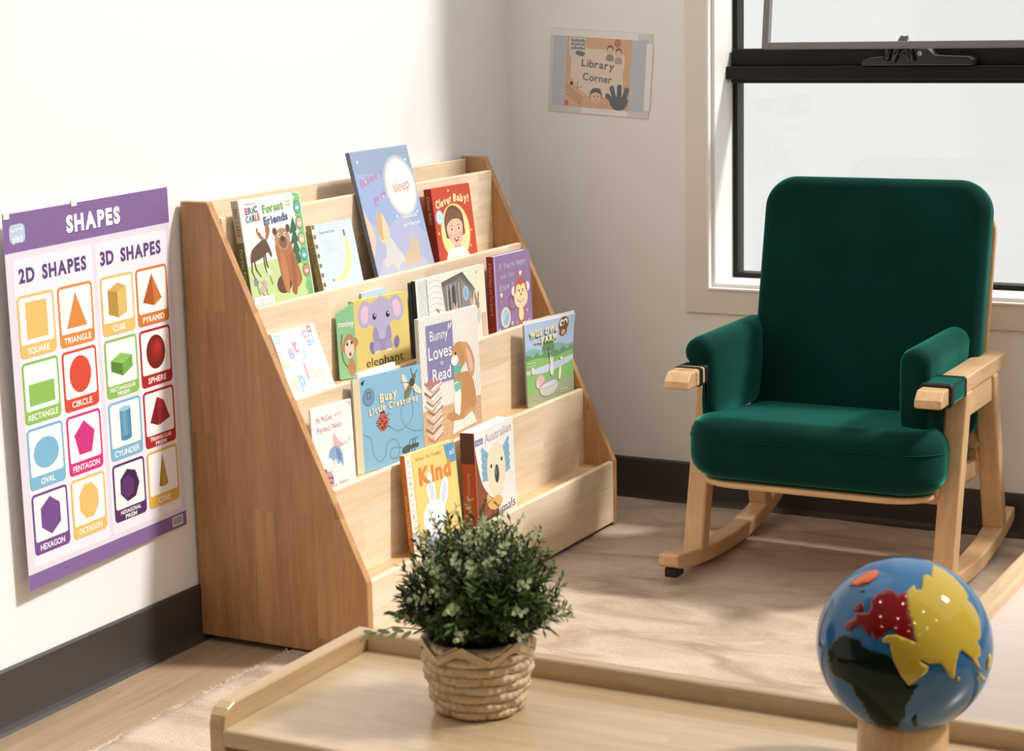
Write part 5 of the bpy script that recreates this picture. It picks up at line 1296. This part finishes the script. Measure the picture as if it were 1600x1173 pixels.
def leafmat(n, c, t=0.25):
    m, N, L, b = new_mat(n)
    b.inputs['Base Color'].default_value = (*lin(c), 1); b.inputs['Roughness'].default_value = 0.5; b.inputs['Specular IOR Level'].default_value = 0.25
    tr = N.new('ShaderNodeBsdfTranslucent'); tr.inputs[0].default_value = (*[min(1, q * 1.3) for q in lin(c)], 1)
    mx = N.new('ShaderNodeMixShader'); mx.inputs[0].default_value = t
    L.new(b.outputs[0], mx.inputs[1]); L.new(tr.outputs[0], mx.inputs[2]); L.new(mx.outputs[0], N['Material Output'].inputs[0])
    return m
LG = [leafmat('leaf_dark', (36, 54, 16)), leafmat('leaf_mid', (68, 94, 36)), leafmat('leaf_olive', (98, 118, 58)), flat('twig', (60, 56, 36), 0.8)]
bm = B()
CF = Vector((0.002, 0.0, HP + 0.036))
for k in range(300):
    # even directions over a dome that dips below the rim at the sides
    zc = 1 - 1.28 * (k + 0.5) / 300; th = k * 2.39996 + rnd.uniform(-0.2, 0.2)
    rad = sqrt(max(0, 1 - zc * zc)); dv = Vector((rad * cos(th), rad * sin(th), zc))
    ln = 0.92 + rnd.uniform(-0.16, 0.12) + (0.1 if rnd.random() < 0.12 else 0)
    tip = CF + Vector((dv.x * 0.094, dv.y * 0.094, dv.z * (0.106 if dv.z > 0 else 0.050))) * ln
    base = Vector((dv.x * 0.03, dv.y * 0.03, HP - 0.006)); mid = (base + tip) / 2 + Vector((dv.x * 0.012, dv.y * 0.012, 0.014))
    P = [base * (1 - t) ** 2 + mid * 2 * t * (1 - t) + tip * t * t for t in [q / 6 for q in range(7)]]
    tube(bm, P, 0.0008, 4, 3, 0.0004)
    m_ = rnd.choice((0, 0, 0, 1, 1, 2)); nl = rnd.randint(15, 21)
    for q in range(nl):
        t = 0.30 + 0.70 * (q + rnd.random()) / nl
        p = base * (1 - t) ** 2 + mid * 2 * t * (1 - t) + tip * t * t
        ax = (tip - base).normalized(); side = ax.orthogonal(); side.rotate(Matrix.Rotation(rnd.uniform(0, 2 * pi), 3, ax))
        d = ax * rnd.uniform(0.35, 0.9) + side * rnd.uniform(0.5, 1.0)
        leaf(bm, p, d, ax + side * -0.3, rnd.uniform(0.011, 0.018), rnd.uniform(0.0030, 0.0050), m_ if rnd.random() < 0.8 else rnd.choice((0, 1, 2)))
fo = obj('foliage', bm, LG, pl); fo['kind'] = 'stuff'
PG = [leafmat('leaf_pale', (178, 188, 146), 0.3), flat('pale_twig', (96, 104, 70), 0.7)]
to_cam = Vector((0.5, -0.85, 0.3)).normalized()
for k in range(34):
    th = -1.05 + rnd.uniform(-1.5, 1.5) if k < 24 else rnd.uniform(0, 2 * pi)
    el = rnd.uniform(-0.15, 1.35); dv = Vector((cos(th) * cos(el), sin(th) * cos(el), sin(el)))
    tip = CF + Vector((dv.x * 0.101, dv.y * 0.101, dv.z * 0.112)) * rnd.uniform(0.92, 1.06); base = CF + (tip - CF) * 0.30
    bm = B(); P = [base + (tip - base) * q / 4 for q in range(5)]; tube(bm, P, 0.0009, 5, 1, 0.0005)
    ax = (tip - base).normalized()
    for q in range(14):
        t = 0.30 + 0.70 * q / 13; p = base + (tip - base) * t; side = ax.orthogonal(); side.rotate(Matrix.Rotation(q * 2.4, 3, ax))
        oval(bm, p, ax * 0.6 + side, ax, rnd.uniform(0.0065, 0.0095), rnd.uniform(0.0048, 0.0068), 0)
    oval(bm, tip, ax, ax.orthogonal(), 0.008, 0.006, 0)
    obj('pale_sprig', bm, PG, pl, smooth=True, label='pale sage green sprig' if k == 0 else None)
# one long stray sprig on the left
bm = B(); P = [Vector((-0.055, -0.03, HP + 0.006)), Vector((-0.085, -0.045, HP + 0.010)), Vector((-0.112, -0.056, HP + 0.000))]; tube(bm, P, 0.0009, 5, 1, 0.0005)
for q in range(7):
    p = P[0] + (P[2] - P[0]) * (0.2 + 0.13 * q); s_ = 1 if q % 2 else -1
    oval(bm, p, Vector((-1.0, -0.3, 0.5 * s_ - 0.3)), Vector((0.3, -1, 0.2)), 0.016, 0.0058)
obj('pale_sprig', bm, PG, pl, smooth=True)

# ------------------------------------------------------------------ globe
GR = 0.0895
GC = Vector((1.887, -2.688, 0.622))
gl = empty('globe', (GC.x, GC.y, TZ + 0.0005), 'glossy blue globe with coloured raised continents on a wooden stand', 'globe')
bpy.context.view_layer.update()
def gloss(n, c): return flat(n, c, 0.06, 0.42, 0, True, 0.0)
bm = B(); bmesh.ops.create_uvsphere(bm, u_segments=96, v_segments=64, radius=GR); bm.transform(Matrix.Translation(GC))
wobj('ball', bm, gloss('sea_blue', (40, 98, 142)), gl, smooth=True)
bm = B()
hz = GC.z - TZ - 0.0005
lathe(bm, [(0.046, 0.0), (0.047, 0.003), (0.0465, 0.058), (0.045, 0.065), (0.042, 0.0675), (0.034, hz - sqrt(GR ** 2 - 0.034 ** 2) - 0.0004)], 0, 0, 56)
obj('stand', bm, M_bwZ, gl, bevel=0.0, smooth=True)
# land outlines as seen from the front of the globe: (a, b) are offsets across / up in globe radii
gf = (Vector(CAM) - GC).normalized(); ga = Vector((0, 0, 1)).cross(gf).normalized(); gb = gf.cross(ga)
gc_, gs_ = cos(-ROLL), sin(-ROLL)
ga, gb = ga * gc_ - gb * gs_, ga * gs_ + gb * gc_
def onball(a_, b2, R):
    q = a_ * a_ + b2 * b2
    if q > 0.995: k = sqrt(0.995 / q); a_ *= k; b2 *= k; q = 0.995
    return GC + (ga * a_ + gb * b2 + gf * sqrt(1 - q)) * R
def land(name, px, m, lift=0.0012, label=None):
    pts = [((x - 610) / 478.0, (580 - y) / 478.0) for x, y in px]
    q = []
    for i in range(len(pts)):
        a_, b2 = pts[i], pts[(i + 1) % len(pts)]
        nseg = max(1, int(sqrt((a_[0] - b2[0]) ** 2 + (a_[1] - b2[1]) ** 2) / 0.05))
        for k in range(nseg): q.append((a_[0] + (b2[0] - a_[0]) * k / nseg, a_[1] + (b2[1] - a_[1]) * k / nseg))
    ar = sum(q[i - 1][0] * q[i][1] - q[i][0] * q[i - 1][1] for i in range(len(q)))
    if ar < 0: q = q[::-1]
    def inside(x, y):
        c = False
        for i in range(len(q)):
            (x0, y0), (x1, y1) = q[i - 1], q[i]
            if (y0 > y) != (y1 > y) and x < (x1 - x0) * (y - y0) / (y1 - y0) + x0: c = not c
        return c
    P = [Vector(p) for p in q]; n0 = len(P); st = 0.035
    for iy in range(-29, 30):
        for ix in range(-29, 30):
            x, y = (ix + 0.5 * (iy % 2)) * st, iy * st
            if x * x + y * y < 0.99 and inside(x, y) and min((x - p[0]) ** 2 + (y - p[1]) ** 2 for p in q) > (st * 0.5) ** 2: P.append(Vector((x, y)))
    vo, eo, fo_ = delaunay_2d_cdt(P, [(i, (i + 1) % n0) for i in range(n0)], [list(range(n0))], 1, 1e-6)[:3]
    bm = B(); vv = [bm.verts.new((v[0], v[1], 0)) for v in vo]
    for f in fo_:
        try: bm.faces.new([vv[i] for i in f])
        except ValueError: pass
    for v in [v for v in bm.verts if not v.link_faces]: bm.verts.remove(v)
    bnd = [e for e in bm.edges if e.is_boundary]
    top = {v: onball(v.co.x, v.co.y, GR + lift) for v in bm.verts}
    low = {v: onball(v.co.x * 1.004, v.co.y * 1.004, GR - 0.0005) for e in bnd for v in e.verts}
    lv = {v: bm.verts.new(c) for v, c in low.items()}
    for e in bnd:
        a_, b2 = e.verts
        l = e.link_loops[0]
        if l.vert != a_: a_, b2 = b2, a_
        bm.faces.new([b2, a_, lv[a_], lv[b2]])
    for v, c in top.items(): v.co = c
    bm.normal_update()
    bm.transform(gl.matrix_world.inverted())
    me = bpy.data.meshes.new(name); bm.to_mesh(me); bm.free()
    o = link(name, me, gl, [m]); o['label'] = label
    for p in me.polygons: p.use_smooth = True
    return o
MY, MR, MG, MO = gloss('asia_yellow', (184, 156, 54)), gloss('europe_red', (116, 6, 8)), gloss('africa_green', (8, 28, 18)), gloss('orange_land', (208, 88, 30))
ASIA = [(745, 150), (790, 165), (850, 205), (905, 262), (930, 300), (928, 330), (950, 350), (975, 380), (995, 425), (1000, 470), (1003, 520), (985, 545), (1002, 575), (1005, 615), (985, 632), (1000, 660), (1010, 688), (985, 668), (960, 630), (935, 612), (908, 592), (890, 605), (878, 660), (872, 740), (850, 738), (822, 690), (800, 668), (775, 668), (738, 672), (700, 655), (688, 662), (640, 632), (695, 665), (738, 688), (732, 715), (680, 762), (640, 792), (600, 745), (560, 670), (540, 600), (538, 580), (500, 578), (495, 560), (520, 540), (570, 535), (620, 552), (680, 570), (660, 545), (655, 505), (630, 420), (618, 400), (620, 375), (612, 305), (650, 268), (660, 295), (690, 290), (695, 215), (720, 208), (748, 228), (735, 205)]
EUR = [(298, 490), (325, 472), (345, 462), (350, 440), (372, 430), (395, 432), (420, 428), (432, 400), (428, 370), (450, 335), (490, 310), (530, 300), (558, 318), (572, 330), (590, 312), (612, 308), (618, 370), (622, 410), (650, 500), (652, 548), (620, 552), (570, 532), (548, 505), (520, 512), (500, 545), (478, 555), (462, 570), (448, 540), (436, 515), (432, 555), (405, 525), (385, 500), (350, 505), (330, 530), (305, 525)]
AFR = [(290, 553), (340, 560), (385, 578), (400, 610), (450, 625), (530, 640), (560, 680), (600, 752), (640, 798), (690, 788), (660, 850), (630, 905), (632, 960), (605, 985), (600, 1020), (545, 1044), (490, 1030), (455, 1000), (430, 970), (402, 905), (358, 855), (345, 805), (310, 795), (240, 765), (212, 690), (220, 610), (255, 575)]
GREN = [(308, 290), (335, 255), (390, 215), (440, 198), (460, 205), (448, 238), (410, 270), (370, 284), (325, 286)]
land('continent', ASIA, MY, 0.0013, 'yellow raised land'); land('continent', EUR, MR, 0.0013, 'dark red raised land'); MG.node_tree.nodes['Principled BSDF'].inputs['Specular IOR Level'].default_value = 0.18
land('continent', AFR, MG, 0.0013, 'dark green raised land'); land('island', GREN, MO, 0.0013, 'orange island')
land('island', [(340, 400), (365, 385), (378, 368), (390, 385), (388, 420), (370, 430), (345, 425)], MR, 0.0012, 'dark red island'); land('island', [(662, 975), (685, 940), (700, 1005), (682, 1012)], MG, 0.0012, 'dark green island')
land('island', [(884, 728), (900, 735), (902, 750), (890, 752)], MY, 0.0012, 'small yellow island'); land('island', [(1055, 600), (1068, 610), (1066, 680), (1046, 690), (1044, 655)], MY, 0.001, 'yellow island near the edge'); land('island', [(995, 702), (1015, 712), (1042, 735), (1050, 742), (1030, 742), (1005, 725)], MY, 0.001, 'long narrow yellow island')
land('island', [(370, 305), (392, 302), (390, 316), (372, 320)], gloss('grey_island', (52, 70, 84)), 0.001, 'small grey island')
